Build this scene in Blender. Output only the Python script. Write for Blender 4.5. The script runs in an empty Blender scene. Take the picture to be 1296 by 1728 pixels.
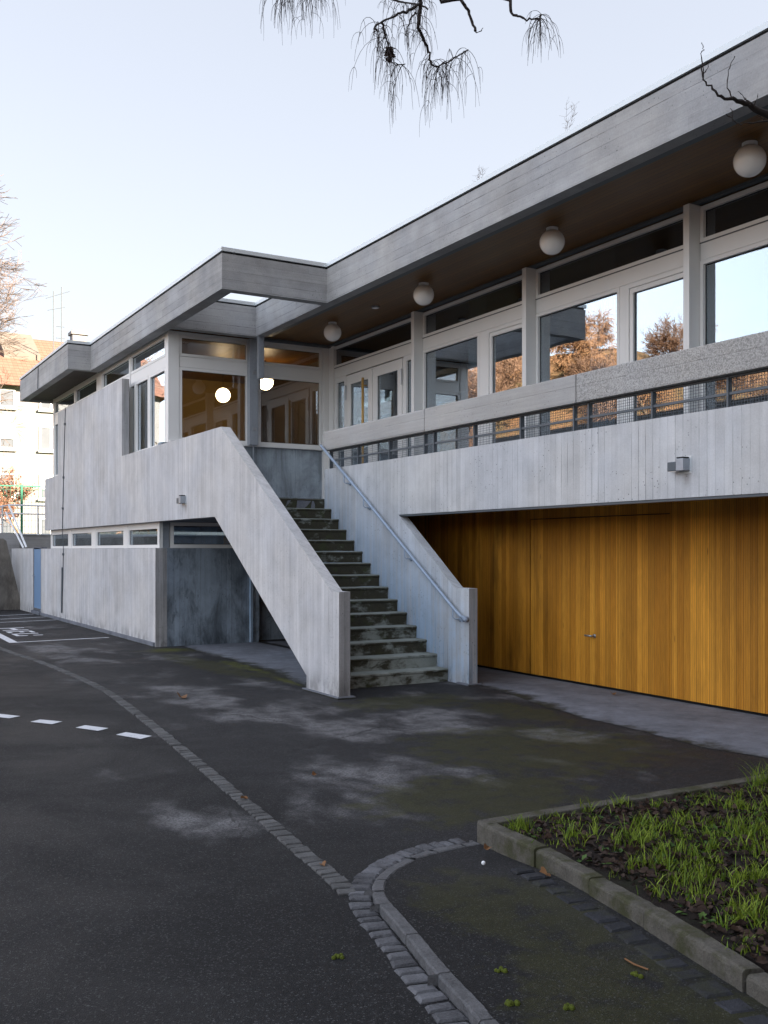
import bpy, bmesh, math, random
from mathutils import Vector, Matrix, noise as mn
R = math.radians
random.seed(7)
# ---------------------------------------------------------------- camera, sky, sun, exposure
sc = bpy.context.scene
CAMZ = 1.65
cam = bpy.data.cameras.new("camera"); camo = bpy.data.objects.new("camera", cam)
sc.collection.objects.link(camo); sc.camera = camo
camo.location = (0, 0, CAMZ); camo.rotation_euler = (R(90), 0, R(-30.06))
cam.sensor_fit = 'VERTICAL'; cam.sensor_height = 36.0; cam.sensor_width = 27.0
cam.lens = 36.0*1690/1728; cam.shift_y = (928-864)/1728.0
cam.clip_start = 0.05; cam.clip_end = 2000
SUN_EL, SUN_DX, SUN_DY = R(24), 0.62, -0.785
w = bpy.data.worlds.new("World"); sc.world = w; w.use_nodes = True
wn = w.node_tree.nodes; wl = w.node_tree.links
bg = wn['Background']; sky = wn.new('ShaderNodeTexSky'); sky.sky_type = 'NISHITA'
sky.sun_disc = False; sky.sun_elevation = SUN_EL; sky.sun_rotation = math.atan2(SUN_DX, SUN_DY)
sky.air_density = 1.0; sky.dust_density = 0.6; sky.ozone_density = 1.6; sky.altitude = 300
hs = wn.new('ShaderNodeHueSaturation'); hs.inputs['Saturation'].default_value = .72; hs.inputs['Hue'].default_value = .513
wl.new(sky.outputs[0], hs.inputs['Color']); gm_ = wn.new('ShaderNodeGamma'); gm_.inputs[1].default_value = .38
wl.new(hs.outputs[0], gm_.inputs[0]); 
# the western half of the sky (over the sunlit hillside) is hazier and brighter
tcw = wn.new('ShaderNodeTexCoord'); sxw = wn.new('ShaderNodeSeparateXYZ'); wl.new(tcw.outputs['Generated'], sxw.inputs[0])
mrw = wn.new('ShaderNodeMapRange'); mrw.interpolation_type = 'SMOOTHSTEP'; wl.new(sxw.outputs[0], mrw.inputs[0])
for i_, v_ in enumerate((.15, -.6, 1.0, 2.35)): mrw.inputs[i_+1].default_value = v_
vmw = wn.new('ShaderNodeVectorMath'); vmw.operation = 'SCALE'; wl.new(gm_.outputs[0], vmw.inputs[0]); wl.new(mrw.outputs[0], vmw.inputs['Scale'])
wl.new(vmw.outputs[0], bg.inputs[0]); bg.inputs[1].default_value = 0.088
sl = bpy.data.lights.new("sun", 'SUN'); slo = bpy.data.objects.new("sun", sl); sc.collection.objects.link(slo)
sl.energy = 5.0; sl.angle = R(0.5); sl.color = (1, 0.85, 0.66)
sd = Vector((SUN_DX*math.cos(SUN_EL), SUN_DY*math.cos(SUN_EL), math.sin(SUN_EL)))
slo.rotation_euler = sd.to_track_quat('Z', 'Y').to_euler(); slo.location = (30, -30, 40)
sc.view_settings.view_transform = 'Standard'; sc.view_settings.look = 'None'
sc.view_settings.exposure = 2.85; sc.view_settings.gamma = 1.0
sc.cycles.use_denoising = True
sc.cycles.max_bounces = 8; sc.cycles.transparent_max_bounces = 16

# ---------------------------------------------------------------- object helpers
WL = {}          # world location of every object made
def base(name, loc, label=None, cat=None, group=None, kind=None):
    o = bpy.data.objects.new(name, None); sc.collection.objects.link(o)
    o.location = loc; o.empty_display_size = 0.2; WL[o.name] = Vector(loc)
    tag(o, label, cat, group, kind); return o
def tag(o, label=None, cat=None, group=None, kind=None):
    if label: o['label'] = label
    if cat: o['category'] = cat
    if group: o['group'] = group
    if kind: o['kind'] = kind
    return o
def link(name, verts, faces, mat, parent=None, smooth=False, mats=None, fm=None):
    """world-space verts -> one mesh object with its origin at its own base"""
    xs = [v[0] for v in verts]; ys = [v[1] for v in verts]; zs = [v[2] for v in verts]
    p = Vector(((min(xs)+max(xs))/2, (min(ys)+max(ys))/2, min(zs)))
    me = bpy.data.meshes.new(name)
    me.from_pydata([(v[0]-p.x, v[1]-p.y, v[2]-p.z) for v in verts], [], faces)
    if mats:
        for m in mats: me.materials.append(m)
        me.polygons.foreach_set('material_index', fm)
    else: me.materials.append(mat)
    if smooth: me.polygons.foreach_set('use_smooth', [True]*len(me.polygons))
    me.update()
    o = bpy.data.objects.new(name, me); sc.collection.objects.link(o)
    WL[o.name] = p.copy()
    if parent: o.parent = parent; o.location = p - WL[parent.name]
    else: o.location = p
    return o
class MB:
    def __init__(s): s.v = []; s.f = []; s.m = []
    def add(s, vs, fs, m=0):
        n = len(s.v); s.v += [tuple(v) for v in vs]; s.f += [tuple(i+n for i in f) for f in fs]; s.m += [m]*len(fs); return s
    def box(s, x0, x1, y0, y1, z0, z1, m=0):
        vs = [(x0,y0,z0),(x1,y0,z0),(x1,y1,z0),(x0,y1,z0),(x0,y0,z1),(x1,y0,z1),(x1,y1,z1),(x0,y1,z1)]
        return s.add(vs, [(0,3,2,1),(4,5,6,7),(0,1,5,4),(1,2,6,5),(2,3,7,6),(3,0,4,7)], m)
    def bevbox(s, x0, x1, y0, y1, z0, z1, b=0.01, m=0):
        bm = bmesh.new(); bmesh.ops.create_cube(bm, size=1)
        for v in bm.verts: v.co = Vector(((x0+x1)/2+v.co.x*(x1-x0), (y0+y1)/2+v.co.y*(y1-y0), (z0+z1)/2+v.co.z*(z1-z0)))
        bmesh.ops.bevel(bm, geom=bm.edges[:], offset=b, segments=2, affect='EDGES', profile=0.6)
        bm.verts.index_update(); s.add([v.co[:] for v in bm.verts], [[v.index for v in f.verts] for f in bm.faces], m); bm.free(); return s
    def prism(s, poly, a, b, axis='X', m=0):
        """poly in the two other axes, extruded from a to b along axis"""
        def P(q, t):
            return (t, q[0], q[1]) if axis == 'X' else ((q[0], t, q[1]) if axis == 'Y' else (q[0], q[1], t))
        n = len(poly)
        vs = [P(q, a) for q in poly]+[P(q, b) for q in poly]
        fs = [tuple(range(n))[::-1], tuple(range(n, 2*n))]+[(i, (i+1) % n, (i+1) % n+n, i+n) for i in range(n)]
        bm = bmesh.new(); bv = [bm.verts.new(v) for v in vs]
        for f in fs: bm.faces.new([bv[i] for i in f])
        bmesh.ops.recalc_face_normals(bm, faces=bm.faces[:])
        bmesh.ops.triangulate(bm, faces=[f for f in bm.faces if len(f.verts) > 4])
        bm.verts.index_update(); s.add([v.co[:] for v in bm.verts], [[v.index for v in f.verts] for f in bm.faces], m); bm.free(); return s
    def tube(s, pts, rad, n=8, m=0, cap=True):
        pts = [Vector(p) for p in pts]; rings = []; up = None
        if not isinstance(rad, (list, tuple)): rad = [rad]*len(pts)
        k = len(s.v)
        for i, p in enumerate(pts):
            d = (pts[min(i+1, len(pts)-1)]-pts[max(i-1, 0)]).normalized()
            if up is None:
                up = Vector((0, 0, 1)) if abs(d.z) < .9 else Vector((1, 0, 0))
            a = d.cross(up).normalized(); up = a.cross(d).normalized()
            for j in range(n):
                t = 2*math.pi*j/n
                s.v.append(tuple(p+(a*math.cos(t)+up*math.sin(t))*rad[i]))
        for i in range(len(pts)-1):
            for j in range(n):
                s.f.append((k+i*n+j, k+i*n+(j+1) % n, k+(i+1)*n+(j+1) % n, k+(i+1)*n+j)); s.m.append(m)
        if cap:
            s.f.append(tuple(k+j for j in range(n))[::-1]); s.f.append(tuple(k+(len(pts)-1)*n+j for j in range(n))); s.m += [m, m]
        return s
    def sphere(s, c, r, seg=32, rings=20, m=0, cut=None):
        k = len(s.v)
        for i in range(rings+1):
            t = math.pi*i/rings
            for j in range(seg):
                p = 2*math.pi*j/seg; z = math.cos(t)
                s.v.append((c[0]+r*math.sin(t)*math.cos(p), c[1]+r*math.sin(t)*math.sin(p), c[2]+r*(min(z, cut) if cut else z)))
        for i in range(rings):
            for j in range(seg):
                s.f.append((k+i*seg+j, k+(i+1)*seg+j, k+(i+1)*seg+(j+1) % seg, k+i*seg+(j+1) % seg)); s.m.append(m)
        return s
    def build(s, name, mat, parent=None, smooth=False):
        if isinstance(mat, (list, tuple)): return link(name, s.v, s.f, None, parent, smooth, mat, s.m)
        return link(name, s.v, s.f, mat, parent, smooth)
def solid(o, clean=True):
    return o

# ---------------------------------------------------------------- material helpers
class NT:
    def __init__(s, name):
        s.mat = bpy.data.materials.new(name); s.mat.use_nodes = True
        s.t = s.mat.node_tree; s.N = s.t.nodes; s.L = s.t.links
        s.b = s.N['Principled BSDF']; s.b.inputs['Specular IOR Level'].default_value = 0.3
        s.geo = s.N.new('ShaderNodeNewGeometry'); s.sep = s.N.new('ShaderNodeSeparateXYZ')
        s.L.new(s.geo.outputs['Position'], s.sep.inputs[0])
        s.P = s.geo.outputs['Position']; s.X, s.Y, s.Z = s.sep.outputs
    def setv(s, sock, v):
        if hasattr(v, 'node'): s.L.new(v, sock)
        elif v is not None:
            try: sock.default_value = v
            except Exception:
                sock.default_value = tuple(v)+(1,) if len(v) == 3 else (v,)*3
    def m(s, op, a, b=None, c=None, clamp=False):
        n = s.N.new('ShaderNodeMath'); n.operation = op; n.use_clamp = clamp
        for i, v in enumerate((a, b, c)):
            if v is not None: s.setv(n.inputs[i], v)
        return n.outputs[0]
    def vec(s, x, y, z):
        n = s.N.new('ShaderNodeCombineXYZ')
        for i, v in enumerate((x, y, z)): s.setv(n.inputs[i], v)
        return n.outputs[0]
    def scale(s, v, k):
        n = s.N.new('ShaderNodeVectorMath'); n.operation = 'MULTIPLY'; s.L.new(v, n.inputs[0]); n.inputs[1].default_value = k; return n.outputs[0]
    def noise(s, v, sc_, det=3, rough=.55, dist=0):
        n = s.N.new('ShaderNodeTexNoise'); s.L.new(v, n.inputs['Vector']); n.inputs['Scale'].default_value = sc_
        n.inputs['Detail'].default_value = det; n.inputs['Roughness'].default_value = rough; n.inputs['Distortion'].default_value = dist
        return n.outputs['Fac']
    def white(s, v, dim='1D'):
        n = s.N.new('ShaderNodeTexWhiteNoise'); n.noise_dimensions = dim
        s.L.new(v, n.inputs['W' if dim == '1D' else 'Vector']); return n.outputs['Value']
    def voro(s, v, sc_, feature='F1'):
        n = s.N.new('ShaderNodeTexVoronoi'); n.feature = feature; s.L.new(v, n.inputs['Vector']); n.inputs['Scale'].default_value = sc_
        return n.outputs['Distance']
    def rng(s, v, a, b, c=0., d=1., smooth=True):
        n = s.N.new('ShaderNodeMapRange'); n.interpolation_type = 'SMOOTHSTEP' if smooth else 'LINEAR'; s.setv(n.inputs[0], v)
        for i, q in enumerate((a, b, c, d)): s.setv(n.inputs[i+1], q)
        return n.outputs[0]
    def mix(s, f, a, b, mode='MIX'):
        n = s.N.new('ShaderNodeMix'); n.data_type = 'RGBA'; n.blend_type = mode
        s.setv(n.inputs[0], f)
        for i, v in ((6, a), (7, b)):
            if hasattr(v, 'node'): s.L.new(v, n.inputs[i])
            else: n.inputs[i].default_value = tuple(v)+(1,)
        return n.outputs[2]
    def mul(s, col, f):   # colour times scalar
        n = s.N.new('ShaderNodeMix'); n.data_type = 'RGBA'; n.blend_type = 'MULTIPLY'; n.inputs[0].default_value = 1
        s.setv6(n, col); cb = s.N.new('ShaderNodeCombineColor')
        for i in range(3): s.setv(cb.inputs[i], f)
        s.L.new(cb.outputs[0], n.inputs[7]); return n.outputs[2]
    def setv6(s, n, v):
        if hasattr(v, 'node'): s.L.new(v, n.inputs[6])
        else: n.inputs[6].default_value = tuple(v)+(1,)
    def bump(s, h, strength=.3, dist=.01, nrm=None):
        n = s.N.new('ShaderNodeBump'); n.inputs['Strength'].default_value = strength; n.inputs['Distance'].default_value = dist
        s.L.new(h, n.inputs['Height'])
        if nrm is not None: s.L.new(nrm, n.inputs['Normal'])
        return n.outputs[0]
    def out(s, col, rough=.7, nrm=None, metal=0, spec=None):
        s.setv(s.b.inputs['Base Color'], col if hasattr(col, 'node') else tuple(col)+(1,))
        s.setv(s.b.inputs['Roughness'], rough); s.b.inputs['Metallic'].default_value = metal
        if nrm is not None: s.L.new(nrm, s.b.inputs['Normal'])
        if spec is not None: s.b.inputs['Specular IOR Level'].default_value = spec
        return s.mat

def concrete(name, col=(.36, .36, .37), horiz=False, bw=.095, board=.10, groove=.35, mott=.16, streak=.12, pits=.5, stain=0., warm=.0, agg_y=None, blue=False, ends=False):
    t = NT(name)
    u = t.Z if horiz else t.m('ADD', t.X, t.Y)
    along = t.m('ADD', t.X, t.Y) if horiz else t.Z
    uw = t.m('ADD', u, t.m('MULTIPLY', t.m('SUBTRACT', t.noise(t.P, .7), .5), .012))
    ub = t.m('DIVIDE', t.m('ADD', uw, 3.31), bw)
    bid = t.m('FLOOR', ub); fr = t.m('FRACT', ub)
    if horiz:
        seg = t.m('FLOOR', t.m('DIVIDE', t.m('ADD', along, t.m('MULTIPLY', t.white(bid), 3.0)), 3.1))
        bid = t.m('ADD', bid, t.m('MULTIPLY', seg, 17.3))
    rnd = t.white(bid)
    edge = t.m('MINIMUM', fr, t.m('SUBTRACT', 1., fr))
    bn = t.noise(t.P, 3.0, 2)
    gv = t.rng(edge, .0, .07, 1., 0.)
    gv = t.m('MULTIPLY', gv, t.m('MULTIPLY', t.rng(t.white(t.m('ADD', bid, 5.5)), .2, .9, .15, 1.), t.rng(bn, .35, .6, .25, 1.)))
    big = t.noise(t.P, .55, 4, .6, .4)
    mid = t.noise(t.P, 3.2, 4, .6)
    st = t.rng(t.noise(t.scale(t.P, (14, 14, .7) if not horiz else (1.2, 1.2, 30)), 1.0, 4, .65), .32, .68, 0., 1., False)
    fine = t.rng(t.noise(t.P, 60, 4, .8), .3, .7, 0., 1., False)
    mid = t.rng(mid, .3, .7, 0., 1., False); big = t.rng(big, .3, .7, 0., 1., False)
    f = t.m('ADD', 1.0, t.m('MULTIPLY', t.m('SUBTRACT', rnd, .5), board))
    f = t.m('ADD', f, t.m('MULTIPLY', t.m('SUBTRACT', big, .5), mott*.9))
    f = t.m('ADD', f, t.m('MULTIPLY', t.m('SUBTRACT', mid, .5), mott*.7))
    f = t.m('ADD', f, t.m('MULTIPLY', t.m('SUBTRACT', st, .5), streak*1.1))
    f = t.m('ADD', f, t.m('MULTIPLY', t.m('SUBTRACT', fine, .5), .20))
    f = t.m('MULTIPLY', f, t.m('SUBTRACT', 1., t.m('MULTIPLY', gv, groove)))
    pv = t.voro(t.P, 22); pm = t.m('MULTIPLY', t.rng(pv, .10, .16, 1., 0.), t.rng(t.noise(t.P, 2.1, 2), .45, .62, 0., 1.))
    f = t.m('MULTIPLY', f, t.m('SUBTRACT', 1., t.m('MULTIPLY', pm, pits)))
    if stain:
        s1 = t.noise(t.scale(t.P, (2.2, 2.2, .8)), 1.0, 5, .68, .6)
        sm = t.rng(s1, .42, .66, 0., stain)
        s2 = t.rng(t.noise(t.scale(t.P, (9, 9, 3)), 1., 4, .7), .56, .7, 0., stain*.8)
        f = t.m('MULTIPLY', f, t.m('SUBTRACT', 1., t.m('MAXIMUM', sm, s2)))
    if agg_y is not None:
        am = t.m('LESS_THAN', t.Y, agg_y)
        ag = t.rng(t.white(t.scale(t.P, (1, 1, 1)), '3D'), 0, 1, 0, 1)
        vn = t.N.new('ShaderNodeTexVoronoi'); t.L.new(t.P, vn.inputs['Vector']); vn.inputs['Scale'].default_value = 95
        cs = t.N.new('ShaderNodeSeparateColor'); t.L.new(vn.outputs['Color'], cs.inputs[0])
        f = t.m('MULTIPLY', f, t.m('ADD', 1., t.m('MULTIPLY', am, t.m('SUBTRACT', t.m('MULTIPLY', cs.outputs[0], .60), .40))))
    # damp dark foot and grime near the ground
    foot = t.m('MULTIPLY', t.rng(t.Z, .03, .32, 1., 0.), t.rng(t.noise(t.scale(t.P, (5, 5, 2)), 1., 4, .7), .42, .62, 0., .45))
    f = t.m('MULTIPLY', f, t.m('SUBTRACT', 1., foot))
    c = t.mix(t.rng(t.noise(t.P, .9, 3), .3, .7, 0., 1.), col, (col[0]*(1.03+warm), col[1], col[2]*(.95-warm)))
    if blue:   # bluish light painted into the colour beside the flight of steps
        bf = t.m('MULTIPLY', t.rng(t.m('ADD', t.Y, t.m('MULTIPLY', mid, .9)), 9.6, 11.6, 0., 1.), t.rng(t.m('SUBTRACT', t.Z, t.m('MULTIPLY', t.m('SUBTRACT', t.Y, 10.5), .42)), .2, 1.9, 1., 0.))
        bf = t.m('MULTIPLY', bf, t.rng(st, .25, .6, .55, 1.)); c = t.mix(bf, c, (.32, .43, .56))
    if ends:   # shade painted into the end faces, mixed with streaky grime
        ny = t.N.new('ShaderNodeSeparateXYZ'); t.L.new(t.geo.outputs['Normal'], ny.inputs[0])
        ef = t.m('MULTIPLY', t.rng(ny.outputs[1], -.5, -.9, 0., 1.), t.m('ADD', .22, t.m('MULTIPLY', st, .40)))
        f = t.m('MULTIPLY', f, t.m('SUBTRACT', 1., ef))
        rust = None
        for yy in (6.55, 14.98):
            dr = t.m('MULTIPLY', t.rng(t.m('ABSOLUTE', t.m('SUBTRACT', t.Y, yy)), .02, .06, 1., 0.), t.m('MULTIPLY', t.rng(t.Z, 2.16, 2.36, 0., .55), t.m('LESS_THAN', t.Z, 2.38)))
            rust = dr if rust is None else t.m('MAXIMUM', rust, dr)
        c = t.mix(t.m('MULTIPLY', rust, st), c, (.09, .055, .03))
    c = t.mul(c, f)
    h = t.m('ADD', t.m('MULTIPLY', rnd, .35), t.m('MULTIPLY', fine, .12))
    h = t.m('SUBTRACT', h, t.m('MULTIPLY', gv, .8)); h = t.m('SUBTRACT', h, t.m('MULTIPLY', pm, .8))
    h = t.m('ADD', h, t.m('MULTIPLY', mid, .25))
    return t.out(c, .88, t.bump(h, .55, .006))

def plain(name, col, rough=.5, metal=0, var=.12, sc_=6., bumpk=0.0, spec=None):
    t = NT(name)
    n = t.noise(t.P, sc_, 4, .6)
    c = t.mul(tuple(col), t.m('ADD', 1-var, t.m('MULTIPLY', n, 2*var)))
    nr = t.bump(t.noise(t.P, sc_*12, 3), bumpk, .004) if bumpk else None
    return t.out(c, rough, nr, metal, spec)

def glass(name, f0, f1, tint=(.78, .84, .86), wav=.05):
    m = bpy.data.materials.new(name); m.use_nodes = True; t = m.node_tree; N = t.nodes; L = t.links
    N.remove(N['Principled BSDF']); o = N['Material Output']
    tr = N.new('ShaderNodeBsdfTransparent'); tr.inputs[0].default_value = (*tint, 1)
    gl = N.new('ShaderNodeBsdfGlossy'); gl.inputs['Roughness'].default_value = .004; gl.inputs[0].default_value = (.86, .93, 1, 1)
    lw = N.new('ShaderNodeLayerWeight'); lw.inputs[0].default_value = .5
    mr = N.new('ShaderNodeMapRange'); L.new(lw.outputs['Facing'], mr.inputs[0])
    mr.inputs[3].default_value = f0; mr.inputs[4].default_value = f1
    g = N.new('ShaderNodeNewGeometry'); ns = N.new('ShaderNodeTexNoise'); ns.inputs['Scale'].default_value = 1.1; ns.inputs['Detail'].default_value = 1
    L.new(g.outputs['Position'], ns.inputs['Vector'])
    bp = N.new('ShaderNodeBump'); bp.inputs['Strength'].default_value = wav; bp.inputs['Distance'].default_value = .05
    L.new(ns.outputs['Fac'], bp.inputs['Height']); L.new(bp.outputs[0], gl.inputs['Normal'])
    mx = N.new('ShaderNodeMixShader'); L.new(mr.outputs[0], mx.inputs[0]); L.new(tr.outputs[0], mx.inputs[1]); L.new(gl.outputs[0], mx.inputs[2])
    L.new(mx.outputs[0], o.inputs[0]); return m

def emit(name, col, k):
    m = bpy.data.materials.new(name); m.use_nodes = True; b = m.node_tree.nodes['Principled BSDF']
    b.inputs['Base Color'].default_value = (.8, .8, .78, 1); b.inputs['Emission Color'].default_value = (*col, 1); b.inputs['Emission Strength'].default_value = k
    return m

# ---- the materials
M = {}
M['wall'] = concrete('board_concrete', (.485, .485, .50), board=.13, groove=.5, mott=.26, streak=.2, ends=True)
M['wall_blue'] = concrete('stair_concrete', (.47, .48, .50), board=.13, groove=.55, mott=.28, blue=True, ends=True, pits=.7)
M['fascia'] = concrete('fascia_concrete', (.33, .335, .345), horiz=True, bw=.124, board=.16, groove=.65, mott=.34, pits=.5)
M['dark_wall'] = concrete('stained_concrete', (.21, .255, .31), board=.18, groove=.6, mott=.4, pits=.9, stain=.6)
M['landing_wall'] = concrete('weathered_concrete', (.30, .35, .40), board=.14, groove=.4, mott=.4, stain=.4)
M['beam'] = concrete('beam_concrete', (.37, .365, .36), horiz=True, bw=.155, board=.04, groove=.12, mott=.12, pits=.6, agg_y=8.04)
M['retain'] = concrete('retaining_concrete', (.30, .30, .31), horiz=True, bw=.17, board=.12, groove=.4, mott=.3)
M['slope'] = concrete('rough_concrete', (.15, .14, .13), board=.05, groove=.1, mott=.5, stain=.45)

def steps_mat():
    t = NT('mossy_step_concrete')
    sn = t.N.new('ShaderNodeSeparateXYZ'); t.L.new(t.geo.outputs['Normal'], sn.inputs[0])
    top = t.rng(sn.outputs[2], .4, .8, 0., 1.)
    n1 = t.noise(t.scale(t.P, (1, 1, 1.8)), 3.4, 5, .66, .2); n2 = t.noise(t.P, 14, 4, .7); fine = t.noise(t.P, 120, 3, .7)
    conc = t.mul((.25, .275, .255), t.m('ADD', .72, t.m('MULTIPLY', t.m('ADD', n2, fine), .28)))
    moss = t.mix(n2, (.012, .010, .006), (.050, .042, .020))
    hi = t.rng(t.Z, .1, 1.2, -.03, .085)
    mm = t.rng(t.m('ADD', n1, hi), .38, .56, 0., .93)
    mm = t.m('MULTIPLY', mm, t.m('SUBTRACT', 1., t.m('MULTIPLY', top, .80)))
    edge = t.rng(t.X, 6.72, 6.98, 0., .8); mm = t.m('MAXIMUM', mm, t.m('MULTIPLY', edge, n1))
    grn = t.rng(t.noise(t.P, 5, 3), .55, .7, 0., .6)
    moss = t.mix(grn, moss, (.040, .052, .010))
    return t.out(t.mix(mm, conc, moss), .9, t.bump(t.m('ADD', n2, t.m('MULTIPLY', fine, .4)), .5, .012))
M['step'] = steps_mat()

def wood_wall():
    t = NT('honey_timber_cladding')
    y = t.m('ADD', t.Y, 20.)
    b1 = t.m('DIVIDE', y, .088); id1 = t.m('FLOOR', b1); r1 = t.white(id1)
    fr = t.m('FRACT', t.m('DIVIDE', y, .0293)); e = t.m('MINIMUM', fr, t.m('SUBTRACT', 1., fr)); id2 = t.m('FLOOR', t.m('DIVIDE', y, .0293)); r2 = t.white(t.m('ADD', id2, 77.))
    gro = t.rng(e, .04, .20, 1., 0.); fb = t.m('FRACT', b1); gb = t.rng(t.m('MINIMUM', fb, t.m('SUBTRACT', 1., fb)), .0, .045, 1., 0.)
    p2 = t.vec(t.X, t.m('ADD', t.Y, t.m('MULTIPLY', r1, 9.)), t.m('MULTIPLY', t.Z, .05))
    gr = t.noise(p2, 75, 4, .65, .15)
    p3 = t.vec(t.X, t.m('ADD', t.Y, t.m('MULTIPLY', r1, 5.)), t.m('MULTIPLY', t.Z, .16)); gr2 = t.noise(p3, 22, 3, .6, 1.2)
    col = t.mix(r1, (.46, .185, .016), (.68, .305, .034))
    col = t.mix(t.rng(r2, .55, 1., 0., .35), col, (.30, .12, .010))
    f = t.m('ADD', .42, t.m('ADD', t.m('MULTIPLY', gr, .48), t.m('MULTIPLY', gr2, .52)))
    big = t.noise(t.vec(0., t.Y, t.m('MULTIPLY', t.Z, .3)), 1.3, 3, .6)
    f = t.m('MULTIPLY', f, t.m('ADD', .50, t.m('MULTIPLY', big, 1.0)))
    # darker vertical streaks in the boards, mostly towards the stair
    yl = t.rng(t.Y, 9.4, 10.6, 0., 1.)
    vstreak = t.noise(t.vec(0., t.m('MULTIPLY', t.Y, 3.2), t.m('MULTIPLY', t.Z, .7)), 1., 4, .6)
    f = t.m('MULTIPLY', f, t.m('SUBTRACT', 1., t.m('MULTIPLY', t.rng(vstreak, .45, .68, 0., .5), yl)))
    f = t.m('MULTIPLY', f, t.m('SUBTRACT', 1., t.m('MULTIPLY', gro, .22)))
    f = t.m('MULTIPLY', f, t.m('SUBTRACT', 1., t.m('MULTIPLY', gb, .55)))
    kn = t.voro(t.vec(0., t.m('MULTIPLY', t.Y, 11.), t.m('MULTIPLY', t.Z, 1.6)), 1.); kn = t.m('MULTIPLY', t.rng(kn, .03, .09, .6, 0.), t.rng(r1, .55, .7, 0., 1.))
    f = t.m('MULTIPLY', f, t.m('SUBTRACT', 1., kn))
    f = t.m('MULTIPLY', f, t.m('ADD', .88, t.m('MULTIPLY', t.white(t.m('ADD', id1, 31.)), .22)))
    c = t.mul(col, f)
    return t.out(c, .55, t.bump(t.m('SUBTRACT', t.m('MULTIPLY', gr, .3), gro), .5, .006), spec=.25)
M['wood'] = wood_wall()
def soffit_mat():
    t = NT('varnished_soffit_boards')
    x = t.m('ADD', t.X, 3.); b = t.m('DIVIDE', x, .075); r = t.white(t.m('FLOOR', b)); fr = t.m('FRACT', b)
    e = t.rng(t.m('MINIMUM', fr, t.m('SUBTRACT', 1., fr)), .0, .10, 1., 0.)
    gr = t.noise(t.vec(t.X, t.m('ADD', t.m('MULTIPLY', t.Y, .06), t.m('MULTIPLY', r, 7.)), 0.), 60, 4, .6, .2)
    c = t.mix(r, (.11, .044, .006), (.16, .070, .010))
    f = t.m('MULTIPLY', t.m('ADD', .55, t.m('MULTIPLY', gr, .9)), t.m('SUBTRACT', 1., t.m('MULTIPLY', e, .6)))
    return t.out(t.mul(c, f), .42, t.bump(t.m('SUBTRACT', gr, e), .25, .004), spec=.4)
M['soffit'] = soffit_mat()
M['frame'] = plain('pale_aluminium_frame', (.74, .735, .72), .38, 0, .05, 2.0)
M['grey_steel'] = plain('dark_grey_steel', (.10, .115, .13), .5, .2, .1, 5)
M['galv'] = plain('galvanised_steel', (.33, .36, .40), .42, .4, .15, 20, .1)
M['rail'] = plain('blue_grey_painted_steel', (.30, .37, .47), .42, .1, .12, 15)
M['coping'] = plain('zinc_coping', (.62, .66, .68), .4, .2, .06, 2)
M['black'] = plain('dark_gap', (.02, .02, .022), .8)
M['hinge'] = plain('steel_hinge', (.4, .42, .45), .35, .8)
M['oak'] = plain('oak_bar', (.50, .30, .09), .45, 0, .15, 25)
M['glass'] = glass('coated_glass', .12, .78)
M['glass_clear'] = glass('clear_glass', .07, .55, (.86, .84, .80), .02)
M['glass_top'] = glass('shaded_transom_glass', .10, .45, (.35, .36, .38))
M['glass_dark'] = glass('dim_glass', .25, .7, (.5, .55, .6))
M['room'] = plain('ochre_plaster', (.34, .23, .085), .8, 0, .06, 1.2)
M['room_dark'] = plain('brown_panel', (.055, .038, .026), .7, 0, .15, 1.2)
M['floor_in'] = plain('linoleum', (.06, .045, .035), .35, 0, .1, 2)
M['opal'] = plain('opal_globe', (.90, .89, .87), .25, 0, .02, 3, spec=.5)
M['lit'] = emit('lit_opal_globe', (1, .76, .46), 3.0)
M['blue_door'] = plain('blue_door_paint', (.17, .27, .42), .5, 0, .08, 3)
M['white'] = plain('white_paint', (.72, .73, .75), .5, 0, .08, 8)
M['green'] = plain('green_wire', (.03, .16, .10), .5, 0, .1, 5)

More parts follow.
